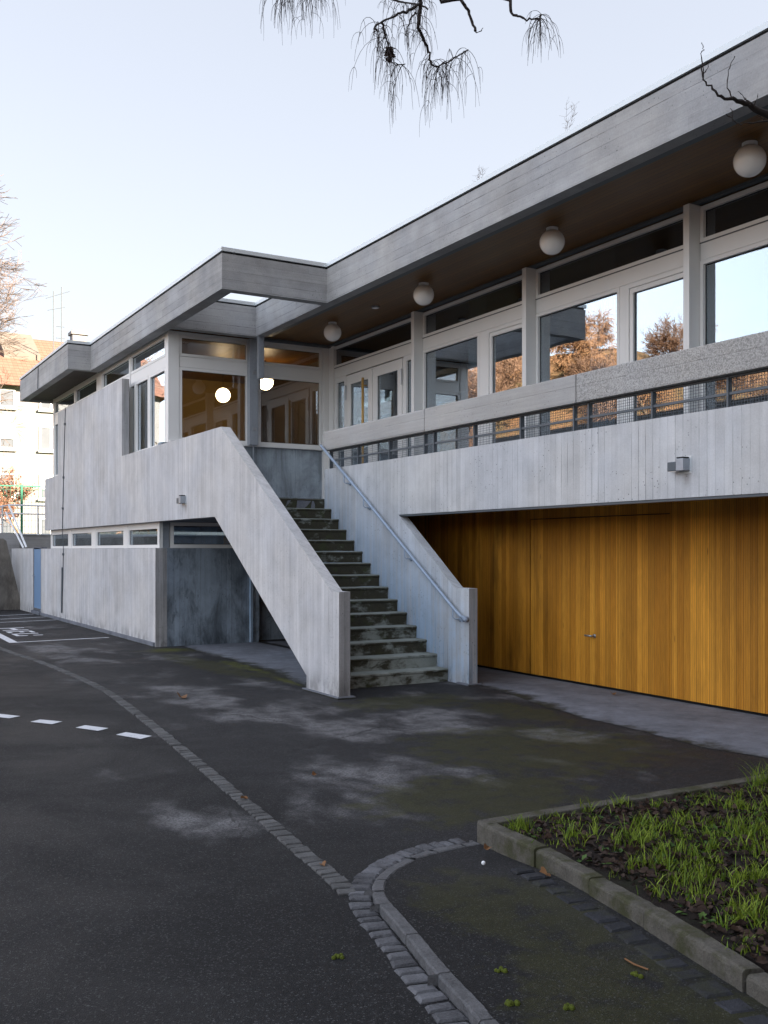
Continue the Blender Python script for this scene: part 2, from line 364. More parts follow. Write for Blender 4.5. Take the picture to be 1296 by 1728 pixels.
def asphalt(name, base_=.040, patch=True, moss=.0, island=False):
    t = NT(name)
    fine = t.voro(t.P, 190); f2 = t.m('MULTIPLY', t.m('ADD', t.noise(t.P, 170, 2, .8), t.noise(t.P, 75, 3, .8)), .5); mid = t.noise(t.P, 9, 4, .65); big = t.noise(t.P, .8, 4, .6, .5)
    vn = t.N.new('ShaderNodeTexVoronoi'); t.L.new(t.P, vn.inputs['Vector']); vn.inputs['Scale'].default_value = 170
    cs = t.N.new('ShaderNodeSeparateColor'); t.L.new(vn.outputs['Color'], cs.inputs[0])
    spk = t.rng(cs.outputs[0], .90, .96, 0., 1.)
    v2 = t.N.new('ShaderNodeTexVoronoi'); t.L.new(t.P, v2.inputs['Vector']); v2.inputs['Scale'].default_value = 75
    c2 = t.N.new('ShaderNodeSeparateColor'); t.L.new(v2.outputs['Color'], c2.inputs[0])
    g3 = t.rng(t.noise(t.P, 26, 4, .8), .3, .7, 0., 1., False); f2x = t.rng(f2, .32, .68, 0., 1., False)
    f = t.m('ADD', .05, t.m('ADD', t.m('MULTIPLY', g3, .42), t.m('ADD', t.m('MULTIPLY', f2x, .65), t.m('MULTIPLY', big, .35))))
    f = t.m('ADD', f, t.m('MULTIPLY', t.m('POWER', c2.outputs[0], 3.), .9))
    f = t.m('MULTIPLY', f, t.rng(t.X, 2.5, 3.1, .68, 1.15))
    c = t.mul((base_*1.0, base_*.985, base_*1.09), f)
    c = t.mix(t.m('MULTIPLY', spk, .6), c, (.085, .085, .088))
    def blob(cx, cy, rx, ry, ang=0.):
        dx = t.m('SUBTRACT', t.X, cx); dy = t.m('SUBTRACT', t.Y, cy); ca, sa = math.cos(ang), math.sin(ang)
        u = t.m('DIVIDE', t.m('ADD', t.m('MULTIPLY', dx, ca), t.m('MULTIPLY', dy, sa)), rx)
        v = t.m('DIVIDE', t.m('SUBTRACT', t.m('MULTIPLY', dy, ca), t.m('MULTIPLY', dx, sa)), ry)
        d = t.m('SQRT', t.m('ADD', t.m('MULTIPLY', u, u), t.m('MULTIPLY', v, v)))
        return t.rng(d, .35, 1.15, 1., 0.)
    if patch:
        pz = t.vec(t.m('MULTIPLY', t.X, 1.0), t.m('MULTIPLY', t.Y, .62), 0.)
        pn = t.noise(pz, 1.35, 6, .60, .25)
        zone = t.rng(t.X, 2.7, 3.6, -.06, .0)                       # dry dusty patches gather on the forecourt
        zone = t.m('SUBTRACT', zone, t.rng(t.Y, 4.6, 6.0, .10, .02))
        bb = None
        for q in ((3.75, 10.9, .55, 1.5, .1), (4.05, 9.3, .8, .7, 0), (4.6, 8.1, .9, .8, .3), (5.3, 8.5, .9, .5, 0), (3.1, 5.7, .55, .9, 0), (3.4, 6.2, .5, .6, 0), (3.5, 16.5, .5, 2.2, 0), (2.1, 6.0, .35, .8, 0), (5.9, 6.9, .5, .5, 0)):
            b_ = blob(*q); bb = b_ if bb is None else t.m('MAXIMUM', bb, b_)
        zone = t.m('ADD', zone, t.m('SUBTRACT', t.m('MULTIPLY', bb, .17), .055))
        pm = t.rng(t.m('ADD', pn, zone), .44, .64, 0., 1.)
        pm = t.m('MULTIPLY', pm, t.m('MULTIPLY', t.rng(t.noise(t.P, 60, 3, .8), .36, .60, .25, 1.), t.rng(t.noise(t.P, 5, 5, .75), .35, .6, .35, 1.)))
        c = t.mix(pm, c, (.175, .172, .178))
    if moss:
        bl = None
        L_ = [(5.15, 16.0, .75, .55, 0), (5.0, 13.6, .42, 2.6, .05), (5.35, 11.6, .3, 1.6, 0.), (5.3, 6.6, 1.5, 1.5, 0), (3.9, 5.5, 1.2, .9, 0), (6.3, 8.2, .5, 1.2, 0), (5.7, 9.3, 1.2, .7, 0)] if not island else \
             [(2.75, 3.6, .5, .9, 0), (2.6, 2.7, .6, .8, 0)]
        for q in L_:
            b_ = blob(*q); bl = b_ if bl is None else t.m('MAXIMUM', bl, b_)
        mn_ = t.noise(t.P, 4.5, 5, .7, .4)
        mm = t.m('MULTIPLY', t.rng(t.m('ADD', mn_, t.m('MULTIPLY', t.m('SUBTRACT', bl, 1.), .35)), .30, .50, 0., moss), t.rng(f2, .3, .7, .4, 1.))
        c = t.mix(mm, c, t.mix(mid, (.016, .017, .003), (.060, .060, .008)))
        if not island:
            b1 = t.m('MAXIMUM', t.m('MAXIMUM', blob(5.38, 13.3, .22, 1.5), blob(5.2, 16.1, .45, .5)), blob(5.27, 11.4, .12, .8))
            m3 = t.rng(t.m('ADD', t.noise(t.P, 7, 5, .75), t.m('MULTIPLY', t.m('SUBTRACT', b1, 1.), .42)), .32, .60, 0., .9)
            c = t.mix(m3, c, t.mix(f2, (.022, .028, .004), (.105, .110, .014)))
    h = t.m('ADD', t.m('MULTIPLY', fine, .8), t.m('MULTIPLY', mid, .5))
    # hairline cracks
    ck = t.voro(t.vec(t.m('ADD', t.X, t.m('MULTIPLY', mid, .25)), t.m('ADD', t.Y, t.m('MULTIPLY', t.noise(t.P, 7, 4, .7), .25)), 0.), .33, 'DISTANCE_TO_EDGE')
    cm = t.m('MULTIPLY', t.rng(ck, .0012, .0035, 1., 0.), t.rng(t.noise(t.P, .6, 2), .5, .56, 0., 1.))
    c = t.mix(t.m('MULTIPLY', cm, .75), c, (.012, .012, .012))
    rough = t.rng(big, .3, .7, .62, .85)
    return t.out(c, rough, t.bump(h, .6, .004), spec=.28)
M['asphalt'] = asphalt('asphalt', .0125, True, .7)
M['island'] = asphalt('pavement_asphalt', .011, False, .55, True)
def slab_mat():
    t = NT('forecourt_concrete')
    n = t.rng(t.noise(t.P, 1.4, 5, .7, .3), .3, .7, 0., 1., False); f2 = t.rng(t.noise(t.P, 70, 4, .8), .3, .7, 0., 1., False); m2 = t.rng(t.noise(t.P, 6, 5, .7), .3, .7, 0., 1., False)
    c = t.mul((.145, .155, .18), t.m('ADD', .35, t.m('ADD', t.m('MULTIPLY', n, .55), t.m('ADD', t.m('MULTIPLY', f2, .30), t.m('MULTIPLY', m2, .45)))))
    # the slab fades under dirt and thin asphalt along its outer edge
    side = t.m('MULTIPLY', t.m('LESS_THAN', t.X, 7.05), t.m('GREATER_THAN', t.Y, 10.0))
    xe = t.m('ADD', t.m('MULTIPLY', side, t.m('ADD', 5.17, t.rng(t.Y, 10.6, 12.6, 0., .32))), t.m('MULTIPLY', t.m('SUBTRACT', 1., side), t.m('ADD', 6.5, t.rng(t.Y, 7., 9.4, 0., .5))))
    d = t.m('ADD', t.m('SUBTRACT', t.X, xe), t.m('MULTIPLY', t.m('SUBTRACT', t.noise(t.P, 3.2, 6, .7), .5), .9))
    low = t.m('LESS_THAN', t.Z, .01)
    k = t.m('MULTIPLY', t.rng(d, -.02, .26, 1., 0.), low)
    c = t.mix(k, c, t.mix(m2, (.013, .013, .013), (.030, .031, .016)))
    return t.out(c, .8, t.bump(t.m('ADD', f2, m2), .35, .005))
M['slab'] = slab_mat()
def stone(name, col, moss=0., sc_=1.):
    t = NT(name)
    n = t.noise(t.P, 9, 4, .65); f = t.noise(t.P, 170, 3, .75); b = t.white(t.vec(t.m('FLOOR', t.m('MULTIPLY', t.X, 7.)), t.m('FLOOR', t.m('MULTIPLY', t.Y, 7.)), 0.), '3D')
    obj = t.N.new('ShaderNodeObjectInfo')
    isl_ = t.geo.outputs['Random Per Island']
    n = t.rng(n, .3, .7, 0., 1., False); f = t.rng(t.noise(t.P, 80, 4, .8), .3, .7, 0., 1., False)
    c = t.mul(col, t.m('ADD', .18, t.m('ADD', t.m('MULTIPLY', n, .55), t.m('ADD', t.m('MULTIPLY', f, .65), t.m('MULTIPLY', isl_, .6)))))
    if moss: c = t.mix(t.rng(t.noise(t.P, 6, 5, .7), .42, .66, 0., moss), c, (.040, .042, .014))
    return t.out(c, .85, t.bump(t.m('ADD', n, t.m('MULTIPLY', f, .6)), .7, .008))
M['sett'] = stone('granite_setts', (.098, .099, .108))
M['sett_dark'] = stone('dirty_setts', (.022, .023, .028), .4)
M['kerb'] = stone('granite_kerb', (.095, .095, .10))
M['bed_kerb'] = stone('mossy_kerb', (.085, .078, .066), .85)
def paint_mat():
    t = NT('worn_road_paint'); n = t.rng(t.m('ADD', t.m('MULTIPLY', t.noise(t.P, 90, 4, .85), .6), t.m('MULTIPLY', t.noise(t.P, 9, 4, .7), .4)), .36, .47, 1., 0.)
    return t.out(t.mix(t.m('MULTIPLY', n, .8), (.60, .61, .64), (.05, .05, .055)), .7)
M['paint'] = paint_mat()
def soil_mat():
    t = NT('dark_soil'); n = t.noise(t.P, 18, 6, .75); m2 = t.noise(t.P, 2.3, 4, .6)
    c = t.mix(n, (.004, .003, .003), (.026, .016, .012)); c = t.mix(t.rng(m2, .5, .7, 0., .6), c, (.014, .020, .005))
    return t.out(c, .95, t.bump(n, 1., .03))
M['soil'] = soil_mat()
def leafmat(name, a, b, rough=.6, trans=True):
    t = NT(name); ob = t.geo.outputs['Random Per Island']
    return t.out(t.mix(ob, a, b), rough, spec=.3)
M['grass'] = leafmat('grass_blades', (.060, .115, .006), (.200, .260, .022))
M['weed'] = leafmat('weed_leaves', (.018, .048, .008), (.06, .11, .018))
M['litter'] = leafmat('dead_leaves', (.014, .009, .007), (.055, .032, .022), .8)
M['leaf'] = leafmat('brown_leaf', (.15, .075, .030), (.18, .085, .035), .7)
M['moss'] = plain('moss_clump', (.075, .095, .010), .95, 0, .4, 60, .8)
M['bark'] = plain('dark_bark', (.028, .022, .020), .9, 0, .3, 30, .6)
M['twig'] = plain('dark_twig', (.030, .022, .022), .9, 0, .3, 30)
M['warm_bark'] = plain('sunlit_bark', (.17, .115, .075), .9, 0, .3, 10)
M['orange'] = leafmat('russet_twigs', (.17, .080, .042), (.30, .165, .085), .9)
M['orange2'] = leafmat('brown_twigs', (.12, .065, .045), (.24, .14, .09), .9)
M['pale_twigs'] = leafmat('pale_twigs', (.11, .078, .066), (.20, .15, .13), .9)
M['russet'] = leafmat('russet_leaves', (.14, .05, .035), (.25, .12, .07), .8)
def house_mats():
    t = NT('cream_render'); n = t.noise(t.P, 1.2, 4, .6)
    M['render'] = t.out(t.mul((.185, .182, .188), t.m('ADD', .85, t.m('MULTIPLY', n, .3))), .9)
    t = NT('red_roof_tiles')
    fx = t.m('FRACT', t.m('DIVIDE', t.X, .26)); fz = t.m('FRACT', t.m('DIVIDE', t.Z, .22))
    g = t.m('MAXIMUM', t.rng(fx, .8, 1., 0., 1.), t.rng(fz, .75, 1., 0., 1.))
    r = t.white(t.vec(t.m('FLOOR', t.m('DIVIDE', t.X, .26)), t.m('FLOOR', t.m('DIVIDE', t.Z, .22)), 0.), '3D')
    c = t.mix(r, (.165, .082, .058), (.20, .10, .072)); c = t.mul(c, t.m('SUBTRACT', 1., t.m('MULTIPLY', g, .45)))
    M['tiles'] = t.out(c, .8, t.bump(t.m('SUBTRACT', 1., g), .6, .04))
house_mats()
def turf():
    t = NT('brown_hillside'); n = t.noise(t.P, .35, 6, .7); m2 = t.noise(t.P, 5., 6, .8)
    c = t.mix(t.rng(n, .35, .65), (.17, .085, .040), (.11, .075, .035)); return t.out(t.mul(c, t.m('ADD', .5, m2)), .95)
M['offscreen_hill'] = turf()
M['turf'] = plain('garden_turf', (.09, .13, .03), .95, 0, .3, 3)

# ================================================================ GROUND
g = MB()
for (x0, x1, y0, y1) in ((-250, 300, -250, 31.5),):
    g.add([(x0, y0, 0), (x1, y0, 0), (x1, y1, 0), (x0, y1, 0)], [(0, 1, 2, 3)])
g.build('asphalt_ground', M['asphalt']); tag(bpy.data.objects['asphalt_ground'], kind='structure')
M['bounce_gravel'] = plain('pale_bounce_gravel', (.38, .355, .32), .95, 0, .2, 8)
g = MB().add([(-60, -60, .02), (-3.6, -60, .02), (-3.6, 31.4, .02), (-60, 31.4, .02)], [(0, 1, 2, 3)]); tag(g.build('bounce_ground', M['bounce_gravel']), kind='structure')  # unseen pale ground added to bounce sunlight onto the facade
g = MB().box(-250, 300, 31.75, 400, -1, 2.10); tag(g.build('garden_ground', M['turf']), kind='structure')
def sheet(name, poly, z, mat, th=None):
    m = MB()
    if th is None:
        m.add([(p[0], p[1], z) for p in poly], [tuple(range(len(poly)))])
        o = m.build(name, mat)
        me = o.data
        bm = bmesh.new(); bm.from_mesh(me); bmesh.ops.triangulate(bm, faces=bm.faces[:])
        for f in bm.faces:
            if f.normal.z < 0: f.normal_flip()
        bm.to_mesh(me); bm.free()
    else:
        o = m.prism(poly, z-th, z, 'Z').build(name, mat)
    return tag(o, kind='structure')
def wob(pts, amp, n=6):
    out = []
    for i in range(len(pts)-1):
        a, b = Vector(pts[i]), Vector(pts[i+1])
        for k in range(n):
            p = a.lerp(b, k/n); p += Vector((mn.noise(Vector((p.x*2.3, p.y*2.3, 0))), mn.noise(Vector((p.x*2.1, p.y*2.1, 5)))))*amp
            out.append((p.x, p.y))
    return out+[tuple(pts[-1])]
edgeR = wob([(7.13, 9.86), (7.0, 9.25), (6.72, 8.2), (6.62, 7.4), (6.56, 6.54), (6.5, 5.95), (6.58, 5.33), (6.6, 4.7), (6.6, -6)], .06)
sheet('garage_apron_pavement', [(8.22, -6), (8.22, 16.6), (7.13, 16.6), (7.13, 10.03)]+edgeR, .004, M['slab'])
edgeL = wob([(5.2, 10.2), (5.2, 10.87), (5.44, 12.4), (5.5, 13.6), (5.57, 14.6), (5.54, 15.7), (5.6, 16.64)], .10)
sheet('stair_recess_pavement', edgeL+[(7.0, 16.64), (7.0, 10.52), (5.3, 10.52)], .004, M['slab'])

# sett strips: a line across the asphalt and a double-curved gutter with a kerb
def smooth(pts, n=8):
    P = [Vector((*p, 0)) for p in pts]; out = []
    for i in range(len(P)-1):
        a = P[max(i-1, 0)]; b = P[i]; c = P[i+1]; d = P[min(i+2, len(P)-1)]
        for k in range(n):
            t = k/n
            out.append(.5*((2*b)+(c-a)*t+(2*a-5*b+4*c-d)*t*t+(3*b-a-3*c+d)*t**3))
    out.append(P[-1]); return out
def walk(pts, step, jit=.0):
    """points and tangents along a polyline at a spacing"""
    res = []; acc = 0; nxt = 0
    for i in range(len(pts)-1):
        a, b = pts[i], pts[i+1]; l = (b-a).length
        while nxt <= acc+l:
            t = (nxt-acc)/l; res.append((a.lerp(b, t), (b-a).normalized())); nxt += step*(1+random.uniform(-jit, jit))
        acc += l
    return res
def stones(m, path, step, width, z0, z1, off=0., gap=.012, jit=.12, bev=.008):
    W_ = walk(path, step, jit)
    for i in range(len(W_)-1):
        (p, t), (q, t2) = W_[i], W_[i+1]
        n1 = Vector((-t.y, t.x, 0)); n2 = Vector((-t2.y, t2.x, 0)); g_ = gap/2*(1+random.random())
        a = p+t*g_; b = q-t2*g_; h = width/2*(1+random.uniform(-.05, .05)); zz = z1+random.uniform(-.003, .003)
        j = lambda: Vector((random.uniform(-1, 1), random.uniform(-1, 1), 0))*.006
        lo = [a+n1*(off-h)+j(), b+n2*(off-h)+j(), b+n2*(off+h)+j(), a+n1*(off+h)+j()]
        c = sum(lo, Vector())/4
        hi = [v+(c-v).normalized()*bev*1.6 for v in lo]
        vs = [(v.x, v.y, z0) for v in lo]+[(v.x, v.y, zz-bev) for v in lo]+[(v.x, v.y, zz+random.uniform(-.001, .002)) for v in hi]
        fs = [(4, 5, 9, 8), (5, 6, 10, 9), (6, 7, 11, 10), (7, 4, 8, 11), (8, 9, 10, 11), (0, 1, 5, 4), (1, 2, 6, 5), (2, 3, 7, 6), (3, 0, 4, 7)]
        if (lo[1]-lo[0]).cross(lo[2]-lo[1]).z < 0: fs = [f[::-1] for f in fs]
        m.add(vs, fs)
    return m
M['joint'] = plain('dark_joint', (.022, .022, .024), .9, 0, .3, 30)
M['line_sett'] = stone('line_setts', (.085, .085, .086))
pa = smooth([(2.75, 22.0), (2.84, 17.66), (2.98, 15.6), (3.04, 14.19), (3.06, 12.12), (2.95, 10.5), (2.79, 8.88), (2.61, 7.22), (2.46, 5.87), (2.36, 5.05), (2.31, 4.6), (2.28, 4.36), (2.235, 4.16)])
m = MB(); stones(m, pa, .078, .098, -.05, .010, gap=.010, jit=.25, bev=.004)
tag(m.build('sett_line_paving', M['line_sett']), kind='structure')
cb = [(1.86, 2.0), (1.99, 2.74), (2.03, 2.91), (2.09, 3.21), (2.185, 3.59), (2.265, 3.93), (2.33, 4.11), (2.43, 4.28), (2.60, 4.445), (2.86, 4.575), (3.10, 4.61), (3.26, 4.61)]
ci = smooth(cb, 10)
m = MB(); stones(m, ci, .145, .115, -.05, .010, off=.085, gap=.016, jit=.1, bev=.008)   # gutter setts on the road side
# each sett short along the kerb
mg = MB(); stones(mg, ci, .084, .104, -.05, .011, off=.070, gap=.016, jit=.22, bev=.008)
tag(mg.build('gutter_setts_paving', M['sett']), kind='structure')
kerb_low = base('low_kerb', (2.3, 3.6, 0), 'low curved granite kerb beside the sett gutter', 'kerb')
def kz(y):
    u = min(1, max(0, (y-3.75)/.7)); return .047-.033*u*u*(3-2*u)
segs = []; _w = walk(ci, .1, .0)
_i = 0
while _i < len(_w):
    segs.append(_w[_i]); _i += 4 if _w[_i][0].y < 3.6 else 2
segs.append((ci[-1], _w[-1][1]))
for i in range(len(segs)-1):
    a, b = segs[i][0], segs[i+1][0]
    sub = [p for p in ci if 0 < (p-a).dot((b-a).normalized()) < (b-a).length and (p-a).length < .5 and (p-b).length < .5]
    path = [a+(b-a).normalized()*.005]+sub+[b-(b-a).normalized()*.005]
    L_, R_ = [], []
    for k, p in enumerate(path):
        d = (path[min(k+1, len(path)-1)]-path[max(k-1, 0)]).normalized(); n = Vector((-d.y, d.x, 0))
        L_.append(p+n*.010); R_.append(p-n*.052)
    zj = random.uniform(-.002, .002)
    k = len(path); mm = MB()
    vs = []
    for q, dz, ins in ((L_, None, 0), (L_, -.007, 0), (L_, 0, .008), (R_, 0, -.008), (R_, -.007, 0), (R_, None, 0)):
        for p, l in zip(q, range(k)):
            d = (R_[l]-L_[l]).normalized(); vs.append(((p+d*ins).x+random.uniform(-.002, .002), (p+d*ins).y+random.uniform(-.002, .002), -.05 if dz is None else kz(p.y)+zj+dz))
    fs = []
    for r in range(5):
        for l in range(k-1): fs.append((r*k+l, r*k+l+1, (r+1)*k+l+1, (r+1)*k+l))
    fs += [tuple(r*k for r in range(6)), tuple(r*k+k-1 for r in range(6))[::-1]]
    mm.add(vs, fs); mm.build('kerb_stone', M['kerb'], kerb_low)
# raised pavement between the kerb and the bed, ramping down to the yard at its tip
def xint(pts, y):
    for (xa, ya), (xb, yb) in zip(pts, pts[1:]):
        if min(ya, yb) <= y <= max(ya, yb) and ya != yb: return xa+(xb-xa)*(y-ya)/(yb-ya)
    return pts[-1][0]
lft = [(p.x, p.y) for p in ci]; rgt = [(2.93, 2.0), (3.10, 3.0), (3.19, 3.6), (3.27, 4.62)]
vs = []; fs = []; NY, NX = 70, 24
for j in range(NY+1):
    y = 2.0+2.595*j/NY; xa = xint(lft, y)+.03; xb = max(xint(rgt, y), xa+.02)
    for i in range(NX+1): vs.append((xa+(xb-xa)*i/NX, y, kz(y)-.005))
for j in range(NY):
    for i in range(NX): q = j*(NX+1)+i; fs.append((q, q+1, q+NX+2, q+NX+1))
tag(link('footpath', vs, fs, M['island']), kind='structure')
# planting bed
sheet('bed_soil', [(3.0, 1.2), (3.07, 2.4), (3.18, 3.1), (3.30, 3.9), (3.34, 4.52), (9.0, 4.46), (9.0, -3), (2.6, -3)], .105, M['soil'], .15)
bk = base('bed_kerb', (3.15, 3.6, 0), 'mossy stone kerb edging the grassy planting bed', 'kerb')
front = [(3.275, 4.615), (3.235, 4.05), (3.165, 3.565), (3.09, 3.13), (2.955, 2.49), (2.82, 1.9), (2.68, 1.3)]
for i in range(len(front)-1):
    a = Vector((*front[i], 0)); b = Vector((*front[i+1], 0)); d = (b-a).normalized(); n = Vector((-d.y, d.x, 0))   # n points to +X side
    if n.x < 0: n = -n
    a2, b2 = a+d*.006, b-d*.006; tw = random.uniform(-.008, .008)
    bm = bmesh.new(); N_ = 14
    z = .120+random.uniform(-.008, .006)
    prof = [(0, -.05), (0, z-.016), (.004, z-.006), (.016, z), (.082, z-.001), (.095, z-.012), (.098, -.05)]
    vs = []; fs = []
    for k in range(N_+1):
        p = a2.lerp(b2, k/N_)
        for (u, zz) in prof:
            q = p+n*(u+tw); r_ = .0045
            if zz > 0: q += Vector((mn.noise(q*23), mn.noise(q*23+Vector((9, 9, 9))), 0))*r_
            vs.append((q.x, q.y, zz+(mn.noise(Vector((q.x*17, q.y*17, zz*20)))*.005 if zz > 0 else 0)))
    c = len(prof)
    for k in range(N_):
        for l in range(c-1): fs.append((k*c+l, k*c+l+1, (k+1)*c+l+1, (k+1)*c+l))
    fs += [tuple(range(c))[::-1], tuple(N_*c+l for l in range(c))]
    MB().add(vs, fs).build('kerb_stone', M['bed_kerb'], bk)
xs = 3.285
while xs < 9:
    m = MB(); L_ = random.uniform(.75, .95)
    m.bevbox(xs, xs+L_-.008, 4.53-.012*(xs-3.3), 4.625-.012*(xs-3.3), -.05, .126+random.uniform(-.003, .003), .008); m.build('kerb_stone', M['bed_kerb'], bk); xs += L_
m = MB(); stones(m, [Vector((x-.105, y, 0)) for x, y in front[1:]], .13, .11, -.02, .049, gap=.022, jit=.25, bev=.008)
tag(m.build('bed_gutter_setts_paving', M['sett_dark']), kind='structure')

# painted markings
def mark(name, polys, z=.006):
    m = MB()
    for p in polys:
        m.add([(x, y, z) for x, y in p], [tuple(range(len(p)))])
    o = m.build(name, M['paint']); bm = bmesh.new(); bm.from_mesh(o.data)
    for f in bm.faces:
        if f.normal.z < 0: f.normal_flip()
    bm.to_mesh(o.data); bm.free(); return tag(o, kind='structure')
mark('dashed_line_marking', [[(1.87, 9.99), (1.98, 10.08), (2.14, 9.85), (2.02, 9.75)], [(2.17, 9.45), (2.28, 9.54), (2.43, 9.27), (2.31, 9.18)],
     [(2.40, 8.91), (2.51, 8.99), (2.66, 8.69), (2.53, 8.60)], [(1.58, 10.55), (1.69, 10.64), (1.85, 10.38), (1.73, 10.30)]])
def ln(a, b, w_):
    a = Vector(a); b = Vector(b); d = (b-a).normalized(); n = Vector((-d.y, d.x))*w_/2
    return [tuple(a+n), tuple(b+n), tuple(b-n), tuple(a-n)]
mark('parking_bay_marking', [ln((3.36, 25.5), (3.215, 18.66), .15), ln((3.292, 18.72), (4.95, 18.88), .09), ln((3.6, 24.0), (5.12, 24.25), .08), ln((3.6, 25.0), (5.12, 25.45), .08), ln((3.6, 26.3), (5.1, 26.75), .08)])
# lettering painted in the bay: three letters lying across it
tx = []
for (y0, y1) in ((21.55, 22.15),): tx += [ln((3.5, y1), (4.02, y1), .13), ln((3.5, y0), (4.0, y0), .13), ln((3.76, y1-.06), (3.76, y0+.06), .10)]
tx += [ln((3.5, 21.2), (4.0, 21.2), .13), ln((3.54, 21.15), (3.54, 20.85), .08), ln((3.77, 21.15), (3.77, 20.9), .08), ln((3.96, 21.13), (3.96, 20.8), .08)]
tx += [ln((3.5, 20.55), (4.0, 20.55), .13), ln((3.54, 20.5), (3.54, 20.15), .08), ln((3.5, 20.1), (3.72, 20.1), .12), ln((3.82, 20.1), (4.0, 20.1), .12)]
mark('bay_lettering_marking', tx, .0065)

# ================================================================ BUILDING
B = base('school_building', (9, 10, 0), 'low concrete building with flat roof, balcony and timber garage front', 'building')
S = base('staircase', (6.1, 12, 0), 'mossy concrete outdoor stairs between two sloping side walls', 'stairs')
Z0 = 2.13
# --- left wing upper wall (parapet with the tall section) and the stair's left wall
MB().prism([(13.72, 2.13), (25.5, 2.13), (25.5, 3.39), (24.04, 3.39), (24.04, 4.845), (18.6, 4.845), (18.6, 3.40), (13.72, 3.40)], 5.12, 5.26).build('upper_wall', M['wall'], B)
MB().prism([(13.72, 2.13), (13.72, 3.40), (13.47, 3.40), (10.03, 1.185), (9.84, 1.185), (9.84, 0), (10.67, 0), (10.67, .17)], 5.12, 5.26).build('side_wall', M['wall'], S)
MB().box(5.085, 5.31, 9.80, 10.72, -.05, .022).build('footing', M['slab'], S)
# --- right stair wall, balcony parapet band
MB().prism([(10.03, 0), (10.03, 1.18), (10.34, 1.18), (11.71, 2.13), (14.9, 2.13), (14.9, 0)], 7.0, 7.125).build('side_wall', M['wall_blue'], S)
MB().box(6.965, 7.16, 9.99, 10.25, -.05, .020).build('footing', M['slab'], S)
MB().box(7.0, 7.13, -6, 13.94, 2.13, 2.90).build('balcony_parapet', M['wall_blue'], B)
MB().box(7.01, 7.12, -6, 11.705, 2.105, 2.13).build('drip_edge', M['grey_steel'], B)
# --- floor slabs
MB().box(7.13, 8.6, -6, 13.94, 2.20, 2.44).build('balcony_floor', M['slab'], B)
MB().box(5.26, 8.6, 13.95, 16.64, 2.13, 2.445).build('landing', M['slab'], B)
MB().box(5.26, 15, 16.87, 25.4, 2.13, 2.50, 0).box(8.6, 15, -6, 16.87, 2.13, 2.50).build('floor_slab', M['floor_in'], B)
# --- steps
for i in range(15):
    y = 10.48+.2475*i; z = (i+1)*.163
    m = MB(); bm = bmesh.new(); N_ = 18
    y1 = y+.2475+.03 if i < 14 else 13.95
    prof = [(y+.012, z-.175), (y+.012, z-.045), (y, z-.03), (y, z-.012), (y+.012, z), (y1, z), (y1, z-.175)]
    vs = []; fs = []; c = len(prof)
    for k in range(N_+1):
        x = 5.265+(6.995-5.265)*k/N_
        for (yy, zz) in prof:
            q = Vector((x, yy, zz)); 
            vs.append((x, yy+(mn.noise(q*7)*.006 if yy < y+.1 else 0), zz+mn.noise(Vector((x*5, i*3, 0)))*.003))
    for k in range(N_):
        for l in range(c): fs.append((k*c+l, (k+1)*c+l, (k+1)*c+(l+1) % c, k*c+(l+1) % c))
    fs += [tuple(range(c)), tuple(N_*c+l for l in range(c))[::-1]]
    m.add(vs, [f[::-1] for f in fs]).build('step', M['step'], S)
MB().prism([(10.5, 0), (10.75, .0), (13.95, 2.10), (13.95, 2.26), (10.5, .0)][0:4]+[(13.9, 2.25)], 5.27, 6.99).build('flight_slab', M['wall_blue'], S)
# --- handrail on right wall
hr = MB(); X = 6.925
hr.tube([(X, 13.92, 3.27), (X, 12.66, 2.475), (X, 11.39, 1.655), (X, 10.2, .895), (X, 10.10, .84), (X+.02, 10.06, .825), (6.995, 10.05, .82)], .021, 10)
HR = hr.build('handrail', M['rail'], S, True)
hr2 = MB().tube([(X, 10.05, .80), (X-.002, 10.05, .802), (X+.07, 10.05, .802)], .03, 10); hr2.build('end_flange', M['rail'], HR, True)
for yb in (13.15, 12.55, 11.42, 10.27):
    zb = .895+(yb-10.2)*.639
    MB().tube([(X, yb, zb-.015), (X, yb, zb-.12), (X+.02, yb-.01, zb-.14), (6.998, yb-.06, zb-.145)], .008, 6).tube([(6.985, yb-.06, zb-.145), (6.999, yb-.06, zb-.145)], .028, 10).build('bracket', M['rail'], HR, True)
# --- balcony top beams (three in view) and the railing with mesh below them
beams = [(11.0, 13.925), (8.05, 10.985), (5.10, 8.035), (2.15, 5.085), (-.8, 2.135), (-6, -.815)]
for (y0, y1) in beams:
    m = MB(); m.bevbox(6.965, 7.14, y0, y1, 3.185, 3.485, .028 if y1 > 13 else .012); m.build('balustrade_beam', M['beam'], B)
RL = base('balcony_railing', (7.06, 6, 2.9), 'low grey steel railing with wire mesh panels under the balcony beam', 'railing')
posts = []
for k in range(5):
    t_ = 13.94-2.95*k
    posts += [t_-.11, t_-1.01, t_-1.92, t_-2.83]
posts = [p for p in posts if p > -.5]
for p in posts: MB().box(7.035, 7.085, p-.011, p+.011, 2.90, 3.186).build('post', M['grey_steel'], RL)
MB().box(7.045, 7.075, -.5, 13.83, 3.015, 3.04).build('rail', M['grey_steel'], RL)
MB().box(7.04, 7.08, -.5, 13.83, 3.165, 3.184).build('rail', M['grey_steel'], RL)
for i in range(len(posts)-1):
    a, b = posts[i+1]+.012, posts[i]-.012
    if b-a < .03: continue
    m = MB(); y = a+.01
    while y < b: m.box(7.058, 7.0615, y-.0018, y+.0018, 2.905, 3.165); y += .030
    z = 2.92
    while z < 3.16: m.box(7.0615, 7.065, a, b, z-.0018, z+.0018); z += .027
    m.build('mesh_panel', M['grey_steel'], RL)
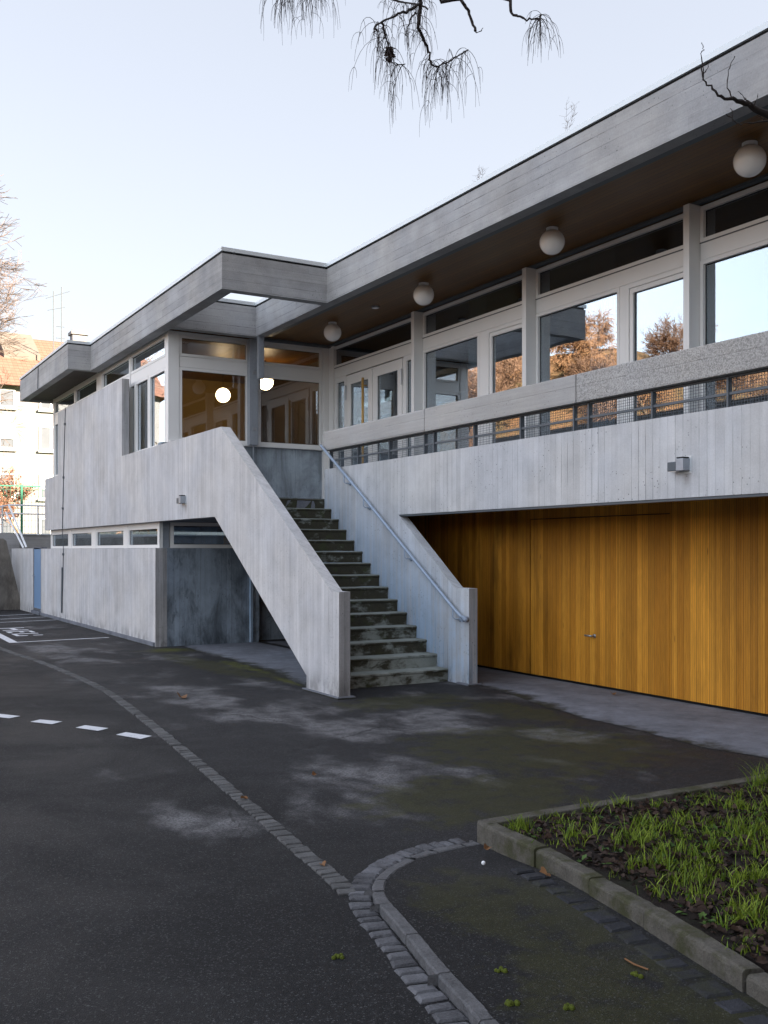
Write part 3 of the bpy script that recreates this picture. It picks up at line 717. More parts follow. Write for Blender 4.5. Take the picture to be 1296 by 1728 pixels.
# --- roof: fascia boards, coping, deck, soffits
T, Bt = 5.86, 5.355
def fas(x0, x1, y0, y1, z0=Bt, z1=T): MB().box(x0, x1, y0, y1, z0, z1).build('fascia', M['fascia'], B)
fas(6.78, 6.94, -6, 16.16); fas(5.32, 6.78, 13.43, 13.60); fas(5.12, 5.32, 13.43, 20.95)
fas(5.32, 6.94, 16.16, 16.34); fas(4.66, 5.32, 20.95, 21.11); fas(4.66, 4.82, 21.11, 26.2); fas(4.82, 16, 26.04, 26.2)
fas(15.84, 16, -6, 26.04)
def cop(x0, x1, y0, y1, k=0): 
    MB().box(x0+.018, x1-.018, y0+.018, y1-.018, T-.001, T+.03).build('shadow_joint', M['black'], B)
    MB().box(x0-.012, x1+.0, y0-.012+k, y1+.0, T+.03, T+.085).build('coping', M['coping'], B)
cop(6.78, 6.94, -6, 16.16); cop(5.32, 6.766, 13.43, 13.60); cop(5.12, 5.306, 13.43, 20.95); cop(5.32, 6.94, 16.174, 16.34)
cop(4.66, 5.32, 20.964, 21.11); cop(4.66, 4.82, 21.124, 26.2)
MB().box(6.94, 15.84, -6, 16.34, 5.47, 5.80).box(5.32, 15.84, 16.34, 26.04, 5.47, 5.80).box(4.82, 5.32, 21.11, 26.04, 5.47, 5.80).build('roof_deck', M['black'], B)
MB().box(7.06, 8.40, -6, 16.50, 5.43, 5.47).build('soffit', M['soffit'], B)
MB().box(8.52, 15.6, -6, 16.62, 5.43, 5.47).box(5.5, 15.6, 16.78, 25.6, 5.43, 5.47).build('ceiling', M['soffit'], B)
MB().box(6.94, 7.06, -6, 16.16, 5.375, 5.44).box(8.36, 8.44, -6, 16.5, 5.40, 5.445).box(6.94, 8.44, 16.5, 16.6, 5.385, 5.445).build('soffit_trim', M['grey_steel'], B)
M['soffit_dark'] = plain('dark_soffit_board', (.10, .085, .075), .8, 0, .25, 3)
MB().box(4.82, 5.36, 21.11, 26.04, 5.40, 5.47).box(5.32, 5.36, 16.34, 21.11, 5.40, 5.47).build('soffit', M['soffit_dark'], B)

# --- windows
def ring(m, ax, f0, f1, u0, u1, z0, z1, w_, wt=None, wb=None):
    wt = w_ if wt is None else wt; wb = w_ if wb is None else wb
    def bx(a0, a1, b0, b1):
        if ax == 'X': m.box(f0, f1, a0, a1, b0, b1)
        else: m.box(a0, a1, f0, f1, b0, b1)
    bx(u0, u0+w_, z0, z1); bx(u1-w_, u1, z0, z1); bx(u0+w_, u1-w_, z1-wt, z1); bx(u0+w_, u1-w_, z0, z0+wb)
def window(ax, f, u0, u1, z0, z1, w_=.045, gm='glass', depth=.07, sash=0., name='window', parent=None, wt=None, wb=None):
    """f is the outer face; the frame goes inwards"""
    m = MB(); ring(m, ax, f, f+depth, u0, u1, z0, z1, w_, wt, wb)
    if sash:
        s0 = w_+.004; ring(m, ax, f+.012, f+depth+.01, u0+s0, u1-s0, z0+(wb or w_)+.004, z1-(wt or w_)-.004, sash)
    o = m.build(name, M['frame'], parent or B)
    i = w_+(sash+.004 if sash else 0)-.004; g_ = MB(); q = f+depth*.62
    zb = z0+(wb if wb is not None else w_)+(sash if sash else 0)-.002; zt = z1-(wt if wt is not None else w_)-(sash if sash else 0)+.002
    if ax == 'X': g_.box(q, q+.006, u0+i, u1-i, zb, zt)
    else: g_.box(u0+i, u1-i, q, q+.006, zb, zt)
    g_.build('pane', M[gm], o)
    # black rubber gasket line round the glass
    gk = MB(); ring(gk, ax, q-.006, q, u0+i, u1-i, zb, zt, .011); gk.build('gasket', M['black'], o)
    return o
def bar(ax, f0, f1, u0, u1, z0, z1, name='window_post', mat='frame'):
    m = MB()
    if ax == 'X': m.box(f0, f1, u0, u1, z0, z1)
    else: m.box(u0, u1, f0, f1, z0, z1)
    return m.build(name, M[mat], B)
# right wing glazing plane X = 8.44
GX = 8.44
def bay(y0, y1, split=None, door=False, gm='glass'):
    window('X', GX, y0, y1, 4.985, 5.385, .05, 'glass_top', .07)                       # clerestory
    bar('X', GX+.004, GX+.09, y0+.005, y1-.005, 4.80, 4.98, 'transom')
    bar('X', GX-.004, GX+.05, y0, y1, 4.983, 4.992, 'transom_edge', 'grey_steel')
    z0, z1 = 2.50, 4.795
    if door: return
    if split:
        a, b = split
        window('X', GX, y0, a, z0, z1, .055, gm, .07, .055)
        bar('X', GX+.002, GX+.08, a+.003, b-.003, z0, z1, 'mullion')
        window('X', GX, b, y1, z0, z1, .045, gm, .07)
fins = [16.5, 13.37, 10.55, 7.72, 4.9, 2.07, -.76, -3.6, -6.0]
for y in fins[1:-1]:
    MB().bevbox(8.28, 8.54, y, y+.085, 2.45, 5.40, .003).build('window_post', M['frame'], B)
for k in range(1, len(fins)-1):
    y1 = fins[k]-.004; y0 = fins[k+1]+.089
    if k == 1: sp = (11.66, 11.84)
    elif k == 2: sp = (8.86, 8.96)
    else: sp = (y0+1.05, y0+1.15)
    bay(y0, y1, sp)
# door bay
bay(13.459, 16.48, door=True)
window('X', GX, 15.93, 16.40, 2.50, 4.795, .09, 'glass', .07)
window('X', GX, 13.459, 13.95, 2.50, 4.795, .08, 'glass', .07)
for (a, b, hs) in ((14.97, 15.90, 1), (13.98, 14.94, 0)):
    D = MB(); ring(D, 'X', GX-.012, GX+.06, a, b, 2.50, 4.775, .14, .17, .22); D = D.build('door', M['frame'], B)
    MB().box(GX+.02, GX+.027, a+.135, b-.135, 2.715, 4.61).build('pane', M['glass'], D)
    gk = MB(); ring(gk, 'X', GX+.012, GX+.02, a+.13, b-.13, 2.71, 4.62, .015); gk.build('gasket', M['black'], D)
    hy = b+.01 if hs else a-.01
    MB().tube([(GX-.03, hy, 4.34), (GX-.03, hy, 4.60)], .014, 8).build('hinge', M['hinge'], D)
    if hs: MB().tube([(GX-.08, a+.21, 2.8), (GX-.08, a+.21, 4.63)], .022, 10).tube([(GX-.08, a+.21, 2.95), (GX, a+.21, 2.95)], .01, 6).tube([(GX-.08, a+.21, 4.5), (GX, a+.21, 4.5)], .01, 6).build('handle', M['oak'], D, True)
bar('X', GX+.01, GX+.07, 14.94, 14.97, 2.5, 4.775, 'mullion'); bar('X', GX+.01, GX+.07, 13.95, 13.98, 2.5, 4.775, 'mullion')
# corner column
MB().bevbox(8.31, 8.54, 16.60, 16.78, 2.45, 5.40, .004).build('corner_post', M['frame'], B)
MB().bevbox(8.42, 8.54, 16.41, 16.595, 2.45, 5.40, .004).build('corner_post', M['frame'], B)
# B-facing glazing, plane Y = 16.62
GY = 16.64
for (a, b) in ((5.57, 6.85), (7.03, 8.305)):
    window('Y', GY, a, b, 4.985, 5.345, .045, 'glass_clear'); bar('Y', GY+.004, GY+.09, a+.004, b-.004, 4.80, 4.98, 'transom')
    window('Y', GY, a, b, 3.535, 4.795, .05, 'glass_clear')
bar('Y', GY, GY+.1, 5.57, 8.31, 5.35, 5.40, 'head_frame')
MB().bevbox(5.37, 5.565, GY-.012, GY+.14, 3.49, 5.40, .004).build('corner_post', M['frame'], B)
MB().bevbox(6.855, 7.025, GY-.006, GY+.12, 3.49, 5.40, .003).build('window_post', M['frame'], B)
MB().box(5.39, 8.40, GY-.06, GY+.02, 3.492, 3.53).build('window_sill', M['frame'], B)
MB().box(5.262, 8.6, 16.66, 16.86, 2.445, 3.49).build('landing_wall', M['landing_wall'], B)
# rain pipe in the corner
DP = MB().box(6.80, 6.90, 16.07, 16.15, 4.62, 5.36).build('rain_pipe', M['galv'], B)
MB().tube([(6.86, 16.45, 5.36), (6.86, 16.45, 2.46)], .014, 8).build('rod', M['galv'], DP, True)
MB().box(6.77, 6.93, 16.40, 16.52, 3.50, 5.36).build('channel', M['galv'], DP)
for zc in (4.75, 3.75): MB().box(6.82, 6.90, 16.39, 16.50, zc, zc+.05).build('clamp', M['hinge'], DP)
# left wing glazing, plane X = 5.37
LX = 5.375
for (a, b) in ((16.80, 18.92), (18.99, 21.05), (21.45, 23.40), (23.50, 25.62)):
    window('X', LX, a, b, 4.985, 5.345, .045, 'glass'); bar('X', LX+.004, LX+.09, a+.004, b-.004, 4.80, 4.98, 'transom')
bar('X', LX, LX+.1, 16.79, 25.7, 5.35, 5.40, 'head_frame')
for (a, b) in ((18.925, 18.985), (21.055, 21.445), (23.405, 23.495), (25.625, 25.73)): bar('X', LX-.01, LX+.1, a, b, 3.4, 5.40)
window('X', LX, 17.78, 18.60, 3.45, 4.795, .05, 'glass'); window('X', LX, 16.80, 17.74, 3.45, 4.795, .05, 'glass')
window('X', LX, 18.64, 25.62, 3.45, 4.795, .05, 'glass')
bar('X', LX+.003, LX+.08, 17.743, 17.777, 3.45, 4.795, 'mullion'); bar('X', LX+.003, LX+.08, 18.6, 18.64, 3.45, 4.795, 'mullion')
MB().box(5.26, 5.46, 16.87, 25.5, 2.5, 3.40).build('sill_wall', M['wall'], B)
MB().box(5.262, 5.375, 16.64, 25.5, 3.40, 3.43).build('window_sill', M['frame'], B)
MB().box(5.5, 15, 25.5, 25.7, 2.13, 5.40).build('end_wall', M['render'], B)
# --- lower left wing
LW = MB().box(5.157, 5.36, 16.66, 26.15, 0, 1.68).build('lower_wall', M['wall'], B)
MB().box(5.125, 5.157, 16.68, 26.15, -.02, .075).build('plinth', M['slab'], B)
MB().box(5.362, 6.87, 16.664, 16.85, 0, 1.68).build('recess_wall', M['dark_wall'], B)
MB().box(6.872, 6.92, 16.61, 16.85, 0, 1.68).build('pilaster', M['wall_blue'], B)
MB().box(6.922, 7.06, 16.67, 16.85, 0, 2.13).build('recess_wall', M['dark_wall'], B)
MB().box(7.15, 9.2, 17.0, 17.15, 0, 2.13).build('recess_wall', M['dark_wall'], B)
MB().box(7.06, 7.15, 17.3, 17.4, 0, 2.13).build('recess_wall', M['black'], B)
for (a, b) in ((16.70, 18.62), (18.88, 21.0), (21.32, 23.2), (23.48, 25.3)):
    window('X', 5.24, a, b, 1.685, 2.125, .055, 'glass', .06, 0, wt=.11)
for (a, b) in ((18.625, 18.875), (21.005, 21.315), (23.205, 23.475), (25.305, 25.38)): bar('X', 5.235, 5.30, a, b, 1.682, 2.128)
bar('Y', 16.69, 16.80, 5.235, 5.255, 1.682, 2.128, 'corner_post')
MB().box(5.30, 5.42, 16.72, 16.80, 1.682, 2.128).build('corner_post', M['galv'], B)
window('Y', 16.72, 5.44, 6.9, 1.685, 2.125, .06, 'glass_dark', .06)
MB().box(5.40, 6.9, 16.9, 17.0, .0, 1.66).build('cellar_wall', M['room_dark'], B)
# lower interior backing so the strip windows look into a dim cellar
MB().box(5.36, 7.5, 17.0, 25.4, 1.0, 1.05).build('cellar_floor', M['floor_in'], B)
BD = MB().box(5.17, 5.22, 26.2, 27.1, .10, 1.67).build('door', M['blue_door'], B)
MB().box(5.15, 5.172, 26.24, 27.06, .10, .16).build('kick_plate', M['hinge'], BD)
MB().tube([(5.17, 27.02, .98), (5.11, 27.02, .98), (5.11, 26.92, .98)], .014, 6).build('handle', M['hinge'], BD)
MB().box(5.10, 5.3, 26.15, 27.15, -.02, .09).box(5.16, 5.3, 26.15, 26.2, .09, 1.70).box(5.16, 5.3, 27.1, 27.13, .09, 1.70).box(5.16, 5.3, 26.15, 27.13, 1.70, 1.72).build('door_frame', M['slab'], B)
# --- timber wall with garage door and its joints
W_ = MB()
gy0, gy1 = 7.93, 10.35
W_.box(8.20, 8.28, -6, gy0-.009, .035, 2.20).box(8.20, 8.28, gy1+.009, 16.5, .035, 2.20).box(8.20, 8.28, gy0-.009, gy1+.009, 2.055, 2.20).build('timber_wall', M['wood'], B)
GD = MB().box(8.204, 8.28, gy0, gy1, .035, 2.043).build('garage_door', M['wood'], B)
MB().tube([(8.205, 9.13, .62), (8.15, 9.13, .62), (8.145, 9.14, .62), (8.145, 9.24, .62)], .011, 8).box(8.194, 8.204, 9.11, 9.15, .60, .64).build('handle', M['hinge'], GD, True)
MB().box(8.26, 8.4, -6, 16.5, 0, 2.2).build('threshold', M['black'], B)
# --- rooms
MB().box(5.5, 8.75, 21.30, 21.42, 2.5, 5.43).build('room_wall', M['room'], B)
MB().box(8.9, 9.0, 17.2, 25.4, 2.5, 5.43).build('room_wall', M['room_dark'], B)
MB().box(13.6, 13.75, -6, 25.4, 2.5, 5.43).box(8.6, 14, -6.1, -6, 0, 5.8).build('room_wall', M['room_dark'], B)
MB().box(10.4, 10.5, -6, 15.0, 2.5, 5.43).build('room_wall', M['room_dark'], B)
MB().box(6.6, 6.68, 21.2, 21.30, 2.5, 4.7).build('door_jamb', M['white'], B)
MB().box(15.0, 15.2, -6, 25.5, 0, 5.43).build('rear_wall', M['render'], B)
M['curtain'] = plain('pale_curtain', (.45, .48, .52), .8, 0, .1, 4)
for y in (9.3, 12.0, 6.4, 16.0):
    m = MB(); n_ = 24
    vs = []; 
    for k in range(n_+1):
        yy = y+.42*k/n_; xx = 8.68+.025*math.sin(k*1.5)
        vs += [(xx, yy, 2.52), (xx, yy, 5.38)]
    m.add(vs, [(2*k, 2*k+2, 2*k+3, 2*k+1) for k in range(n_)]).build('curtain', M['curtain'], B)
# lightning conductor on the left wing
LC = base('conductor_cable', (5.1, 23.3, 0), 'thin dark conductor cable clipped down the left concrete wall', 'cable')
MB().tube([(5.108, 23.22, 4.86), (5.108, 23.40, 3.38), (5.108, 23.52, 2.13), (5.14, 23.56, 1.7), (5.142, 23.60, 1.3), (5.142, 23.70, .45)], .009, 6).build('cable', M['grey_steel'], LC)
MB().tube([(5.135, 23.66, 1.25), (5.135, 23.72, .2)], .018, 8).build('conduit', M['grey_steel'], LC)
for (y, z, x) in ((23.25, 4.5, 5.105), (23.38, 3.3, 5.105), (23.47, 2.6, 5.105), (23.58, 1.55, 5.14)):
    MB().box(x-.02, x+.02, y-.03, y+.03, z-.025, z+.025).build('clip', M['grey_steel'], LC)
MB().tube([(4.648, 23.9, 5.86), (4.648, 23.95, 5.36)], .009, 6).build('cable', M['grey_steel'], LC)

# ================================================================ LAMPS
glob_lbl = ['white globe lamp nearest the roof notch, above the double door', 'white globe lamp under the soffit beside the second window post',
            'white globe lamp under the soffit with its reflection in the opening pane', 'largest white globe lamp, nearest, at the right edge of the picture']
for lb, y in zip(glob_lbl, (14.84, 12.01, 9.19, 6.35)):
    L_ = base('globe_lamp', (7.6, y, 5.10), lb, 'lamp', 'globe lamps under the balcony roof')
    MB().sphere((7.6, y, 5.265), .147).build('globe', M['opal'], L_, True)
    MB().tube([(7.6, y, 5.40), (7.6, y, 5.432)], .07, 20).build('fitting', M['white'], L_)
for lb, (x, y, z, r), ct in (('lit round pendant lamp hanging on a rod behind the large window', (7.52, 19.66, 4.86, .148), None),
                         ('lit round ceiling lamp with flat top behind the window nearest the stairs', (7.95, 18.45, 4.99, .155), .78)):
    L_ = base('pendant_lamp', (x, y, z-r), lb, 'lamp', 'lit globe lamps indoors')
    MB().sphere((x, y, z), r, cut=ct).build('globe', M['lit'], L_, True)
    MB().tube([(x, y, z+r*.7), (x, y, 5.43)], .006 if ct is None else .012, 8).build('rod', M['black'], L_)
DL = base('downlight', (7.67, 13.52, 5.40), 'tiny round downlight flush in the timber soffit', 'lamp')
MB().tube([(7.67, 13.52, 5.405), (7.67, 13.52, 5.431)], .06, 20).build('ring', M['galv'], DL); MB().tube([(7.67, 13.52, 5.400), (7.67, 13.52, 5.404)], .045, 20).build('lens', M['opal'], DL)
for lb, xx, y, sgn in (('boxy grey floodlight on the balcony parapet above the timber wall', 7.0, 6.56, 1), ('small boxy grey light on the concrete wall beside the stair corner', 5.12, 15.02, 1)):
    L_ = base('wall_lamp', (xx, y, 2.36), lb, 'lamp', 'boxy grey wall lamps')
    MB().bevbox(xx-.09, xx-.002, y-.045, y+.045, 2.375, 2.485, .004).build('housing', M['galv'], L_)
    MB().bevbox(xx-.09, xx-.02, y+.047, y+.15, 2.375, 2.46, .006).build('lamp_head', M['grey_steel'], L_)
    MB().box(xx-.08, xx-.03, y+.055, y+.14, 2.368, 2.375).build('lens', M['opal'], L_)
    MB().box(xx-.085, xx-.01, y-.04, y+.04, 2.487, 2.50).build('cover', M['black'], L_)
    MB().box(xx-.004, xx-.001, y-.065, y+.10, 2.35, 2.51).build('backplate', M['coping'], L_)

# ================================================================ BACKGROUND LEFT
RW = MB().box(5.16, 5.36, 27.15, 30.3, 0, 1.69).build('garden_wall', M['wall']); tag(RW, 'low concrete wall beside the blue door, under the white stair rail', 'wall')
R2 = MB().box(5.40, 14, 31.5, 31.75, 0, 2.10).build('retaining_wall', M['retain']); tag(R2, 'horizontally boarded retaining wall below the green fence', 'wall')
CP = MB().box(5.38, 14, 31.46, 31.78, 2.10, 2.14).build('coping', M['coping'], R2)
UW = MB().prism([(1, 0), (5.42, 0), (5.42, 2.14), (1, 2.14)], 30.6, 30.8, 'Y').build('upper_garden_wall', M['retain']); tag(UW, 'concrete wall behind the slanted dark slab at the left edge', 'wall')
SW = MB().prism([(1, -.05), (5.24, -.05), (4.80, 1.90), (4.72, 1.96), (1, 2.06)], 29.0, 29.14, 'Y').build('slanted_wall', M['slope']); tag(SW, 'dark stained concrete slab with a slanted right edge', 'wall')
def railp(m, a, b, r=.02): m.tube([a, b], r, 6)
WR = base('stair_rail', (5.4, 31, 1.7), 'white steel railing with fine mesh above the low wall', 'railing')
MB().tube([(5.16, 30.9, 2.97), (7.6, 30.9, 2.95)], .028, 6).tube([(5.16, 30.9, 2.72), (7.6, 30.9, 2.70)], .024, 6).build('rail', M['white'], WR)
MB().tube([(4.4, 30.9, 2.85), (5.0, 30.9, 2.92), (5.18, 30.9, 2.97), (5.44, 29.6, 1.72)], .03, 6).tube([(5.10, 30.9, 2.75), (5.36, 29.6, 1.70)], .028, 6).build('sloping_rail', M['white'], WR)
for x in (5.0, 6.0, 6.9): MB().tube([(x, 30.9, 2.1), (x, 30.9, 2.96)], .02, 6).build('post', M['white'], WR)
m = MB()
x = 4.5
while x < 5.2: m.box(x-.003, x+.003, 30.88, 30.89, 2.15, 2.80); x += .05
z = 2.16
while z < 2.8: m.box(4.5, 5.2, 30.87, 30.88, z-.003, z+.003); z += .05
m.build('mesh_panel', M['white'], WR)
FN = base('garden_fence', (7, 34, 2.1), 'green wire mesh fence with green posts along the garden edge', 'fence')
for x in (3.9, 6.10, 8.4, 10.7): MB().box(x-.035, x+.035, 33.97, 34.03, 2.1, 3.76).build('post', M['green'], FN)
MB().box(3, 12, 33.98, 34.02, 3.70, 3.74).build('rail', M['green'], FN)
m = MB(); x = 3.0
while x < 12: m.box(x-.004, x+.004, 33.985, 33.995, 2.1, 3.7); x += .11
z = 2.2
while z < 3.7: m.box(3, 12, 33.98, 33.985, z-.004, z+.004); z += .2
m.build('mesh_panel', M['green'], FN)
# house
H = base('apartment_house', (10, 62, 2), 'cream house with red tiled roof far behind the fence', 'house')
MB().box(-8, 15.5, 60, 72, 2.0, 11.0).build('wall', M['render'], H)
m = MB().prism([(59.5, 10.98), (60.0, 11.25), (66, 16.6-1.6), (72, 11.25), (72.5, 10.98)], -8.6, 16.0); RF = m.build('roof', M['tiles'], H)
CH = MB().box(15.1, 16.0, 66.5, 67.3, 13.4, 16.0).box(15.0, 16.1, 66.4, 67.4, 15.7, 15.9).build('chimney', M['render'], H)
MB().prism([(63.0, 13.0), (63.0, 13.45), (66.0, 15.25), (66.0, 14.6)], 10.3, 12.4).build('roof_dormer', plain('dormer_board', (.13, .11, .095), .8, 0, .2, 2), H)
M['house_pane'] = plain('pale_window_pane', (.10, .11, .13), .25, 0, .3, .6)
def hwin(x0, x1, z0, z1, blind=0):
    m = MB(); ring(m, 'Y', 59.93, 60.02, x0, x1, z0, z1, .08); m.box((x0+x1)/2-.05, (x0+x1)/2+.05, 59.94, 60.0, z0+.08, z1-.08)
    o = m.build('window', M['white'], H)
    MB().box(x0+.07, x1-.07, 59.97, 59.99, z0+.07, z1-.07).build('pane', M['house_pane'], o)
    MB().box(x0-.1, x1+.1, 59.85, 60.0, z0-.13, z0-.02).build('sill', M['retain'], o)
    if blind: MB().box(x0+.05, x1-.05, 59.90, 59.93, z0+(z1-z0)*.4, z1-.04).build('blind', M['coping'], o)
for x0, x1 in ((4.0, 5.6), (6.2, 7.6), (8.7, 10.4), (11.75, 13.0)):
    hwin(x0, x1, 9.75, 10.8+.0); hwin(x0, x1, 7.4, 8.8, 1 if x0 == 8.7 else 0); hwin(x0, x1, 4.6, 6.0, 1 if x0 == 11.75 else 0); hwin(x0, x1, 2.5, 3.5)
AN = base('roof_antenna', (13, 61, 11), 'thin twin mast aerial standing on the red tiled roof', 'antenna')
MB().tube([(12.95, 62, 12), (12.95, 62, 17.2)], .03, 6).tube([(13.42, 62, 12), (13.42, 62, 17.5)], .03, 6).build('mast', M['grey_steel'], AN)
for (x0, x1, z0, z1) in ((12.5, 13.9, 16.7, 17.3), (12.6, 13.6, 16.0, 16.3), (13.1, 13.6, 15.1, 15.1), (13.1, 13.6, 14.4, 14.4)):
    MB().tube([(x0, 62, z0), (x1, 62, z1)], .022, 5).build('aerial_arm', M['grey_steel'], AN)

# ---- trees
def twig_tree(seed, h, spread, trunk_r, levels=5, droop=.0, n0=4, fine=.010, up=.35, split=(3, 4)):
    rnd = random.Random(seed); tr = MB(); cr = MB()
    def grow(p, d, L, r, lv, m):
        segs = 4; pts = [p]; q = p; dd = d
        for k in range(segs):
            dd = (dd+Vector((rnd.gauss(0, .16), rnd.gauss(0, .16), rnd.gauss(0, .10)+up*.10-droop*(lv/levels)*.35))).normalized()
            q = q+dd*L/segs; pts.append(q)
        rr = [max(fine, r*(1-.45*k/segs)) for k in range(segs+1)]
        m.tube(pts, rr, 6 if lv < 2 else 3, cap=False)
        if lv >= levels: return
        n = rnd.randint(*split)
        for i in range(n):
            k = rnd.randint(1 if lv > 0 else 2, segs); a = rnd.uniform(.3, .85)*spread
            ax = Vector((rnd.gauss(0, 1), rnd.gauss(0, 1), rnd.gauss(0, .5))).normalized()
            nd = (Matrix.Rotation(a, 3, ax.cross(dd).normalized()) @ dd).normalized()
            grow(pts[k], nd, L*rnd.uniform(.6, .8), rr[k]*.6, lv+1, cr)
        grow(pts[-1], dd, L*.75, rr[-1]*.8, lv+1, cr)
    grow(Vector((0, 0, 0)), Vector((0, 0, 1)), h, trunk_r, 0, tr)
    return tr, cr
def place_tree(name, tr, cr, loc, mt, mc, label, cat='tree', group=None, rz=0., s=1., leaf=None):
    o = base(name, loc, label, cat, group); 
    for nm, mb, mat in (('trunk', tr, mt), ('crown', cr, mc), ('leaves', leaf, M['russet'])):
        if mb is None: continue
        me = bpy.data.meshes.get(mb.key) if hasattr(mb, 'key') else None
        if me is None:
            me = bpy.data.meshes.new(nm); me.from_pydata(mb.v, [], mb.f); me.materials.append(mat); mb.key = me.name
        c = bpy.data.objects.new(nm, me); sc.collection.objects.link(c); c.parent = o
    o.rotation_euler.z = rz; o.scale = (s, s, s); return o
# bare tree at the left edge, sunlit
tr, cr = twig_tree(11, 2.5, 1.1, .14, 7, droop=.25, fine=.0045, up=.8, split=(2, 4))
place_tree('bare_tree', tr, cr, (5.85, 41.5, 2.1), M['warm_bark'], M['pale_twigs'], 'tall bare tree with fine weeping sunlit twigs at left edge', s=1.9)
place_tree('bare_tree', tr, cr, (3.3, 47.5, 2.1), M['warm_bark'], M['pale_twigs'], 'second bare tree farther back, its twigs tangled behind the tall bare tree', rz=2.1, s=1.6)
tr, cr = twig_tree(5, 1.0, 1.25, .05, 5, fine=.006, up=.25)
lf = MB(); rr = random.Random(3)
for v in cr.v[::5]:
    if rr.random() < .30:
        c = Vector(v)+Vector([rr.gauss(0, .05) for _ in range(3)]); a = Vector([rr.gauss(0, 1) for _ in range(3)]).normalized()*.045; b = a.cross(Vector([rr.gauss(0, 1) for _ in range(3)])).normalized()*.035
        lf.add([c-a, c+b, c+a, c-b], [(0, 1, 2, 3)])
place_tree('small_tree', tr, cr, (6.62, 37.6, 2.1), M['warm_bark'], M['orange2'], 'small young tree with russet leaves behind the green fence', leaf=lf)
# trees across the street (seen mirrored in the panes)
def hw(x, y):
    u = min(1, max(0, (-12-x)/17)); H_ = 4.0+10.5*min(1, max(0, (y-30)/20)); return -0.1+(H_+.10*max(0, -29-x))*u*u*(3-2*u)+mn.noise(Vector((x*.12, y*.12, 0)))*1.2*min(1, u*5)
TA = twig_tree(21, 2.3, 1.05, .16, 5, droop=.2, fine=.016, up=.5, split=(3, 5)); TB = twig_tree(33, 2.0, 1.15, .15, 5, droop=.45, fine=.016, up=.3, split=(3, 5))
rt = random.Random(9)
TREES = ((-17, 31, .5, 0), (-19, 36, .55, 0), (-20, 40.5, .5, 0), (-18, 44.5, .6, 0), (-21, 47, .55, 1), (-20, 50.5, .6, 1), (-25, 55.5, .6, 1), (-29, 36, .6, 0), (-30, 41, .55, 0), (-31, 46, .6, 0), (-27, 51, .6, 1), (-31, 62, .7, 1), (-25, 31, .5, 0), (-19, 52.5, .6, 0), (-22, 56, .6, 1), (-17, 48, .5, 1), (-24, 46, .65, 0), (-18, 39, .45, 1), (-26, 43.5, .6, 1), (-22, 34.5, .62, 1), (-24, 38.5, .60, 1), (-23, 43, .62, 0), (-26, 48, .7, 1), (-22, 53, .8, 0), (-28, 58, .8, 1), (-24, 65, .9, 0),
         (-12, 52, .8, 1), (-13, 64, 1.0, 0), (-7, 58, 1.1, 0), (-2, 66, 1.2, 1), (-15, 76, 1.2, 0), (-4, 90, 1.5, 0), (-14, 100, 1.6, 1))
for (x, y, s, kind) in TREES:
    t_ = (TA, TB)[kind]
    place_tree('street_tree', t_[0], t_[1], (x, y, hw(x, y)-.2), M['warm_bark'], M['orange'] if kind else M['orange2'], 'russet twigged tree across the street, mirrored in the balcony windows', group='russet trees across the street', rz=rt.uniform(0, 6), s=s*1.1)
# hillsides
def hillmesh(name, fx, x0, x1, y0, y1, nx, ny, mat):
    vs = []; fs = []
    for j in range(ny+1):
        for i in range(nx+1):
            x = x0+(x1-x0)*i/nx; y = y0+(y1-y0)*j/ny; vs.append((x, y, fx(x, y)))
    for j in range(ny):
        for i in range(nx): a = j*(nx+1)+i; fs.append((a, a+1, a+nx+2, a+nx+1))
    tag(link(name, vs, fs, mat, None, True), kind='structure')
hillmesh('hillside', hw, -130, -12, -60, 220, 60, 120, M['offscreen_hill'])
def shade_hill_z(x, y):
    u = min(1, max(0, (-7.5-y)/8)); v = min(1, max(0, (x+8)/6)); return -0.2+32*u*u*(3-2*u)*v+mn.noise(Vector((x*.15, y*.15, 3)))*.8*u*v
hillmesh('offscreen_hill', shade_hill_z, -8, 90, -40, -7.5, 60, 30, M['offscreen_hill'])  # unseen slope added to keep the sun off the forecourt and roof

# ---- weeping tree over the camera side: trunk stands in the bed
cT = base('weeping_tree', (5.3, .3, .1), 'dark weeping branches with thin drooping twigs hanging over the roof', 'tree')
s_, c_ = math.sin(R(30.06)), math.cos(R(30.06))
def at(px, py, t):
    dx = (px-648)/1690; return Vector((dx*c_+s_, c_-s_*dx, -(py-928)/1690))*t+Vector((0, 0, CAMZ))
trk = MB(); trk.tube([(5.3, .3, .05), (5.35, .35, .8), (5.2, .5, 2.4), (5.1, .7, 4.2), (4.9, 1.2, 6.0), (4.6, 2.2, 7.2)], [.24, .19, .165, .14, .11, .08], 12); trk.build('trunk', M['bark'], cT, True)
rw = random.Random(4)
LM = MB(); TW = MB(); TWS = [TW]
def limb(pts, r0, r1, n=6):
    out = []
    P = [pts[0]]+pts+[pts[-1]]
    for i in range(1, len(P)-2):
        a, b, c, d = P[i-1], P[i], P[i+1], P[i+2]
        for k in range(4):
            t = k/4; q = .5*((2*b)+(c-a)*t+(2*a-5*b+4*c-d)*t*t+(3*b-a-3*c+d)*t**3)
            out.append(q+Vector([rw.gauss(0, .004) for _ in range(3)]))
    out.append(pts[-1]); N_ = len(out)
    LM.tube(out, [r1+(r0-r1)*(1-k/(N_-1))**2.2+(.0012 if k % 3 == 0 else 0) for k in range(N_)], n, cap=False); return out
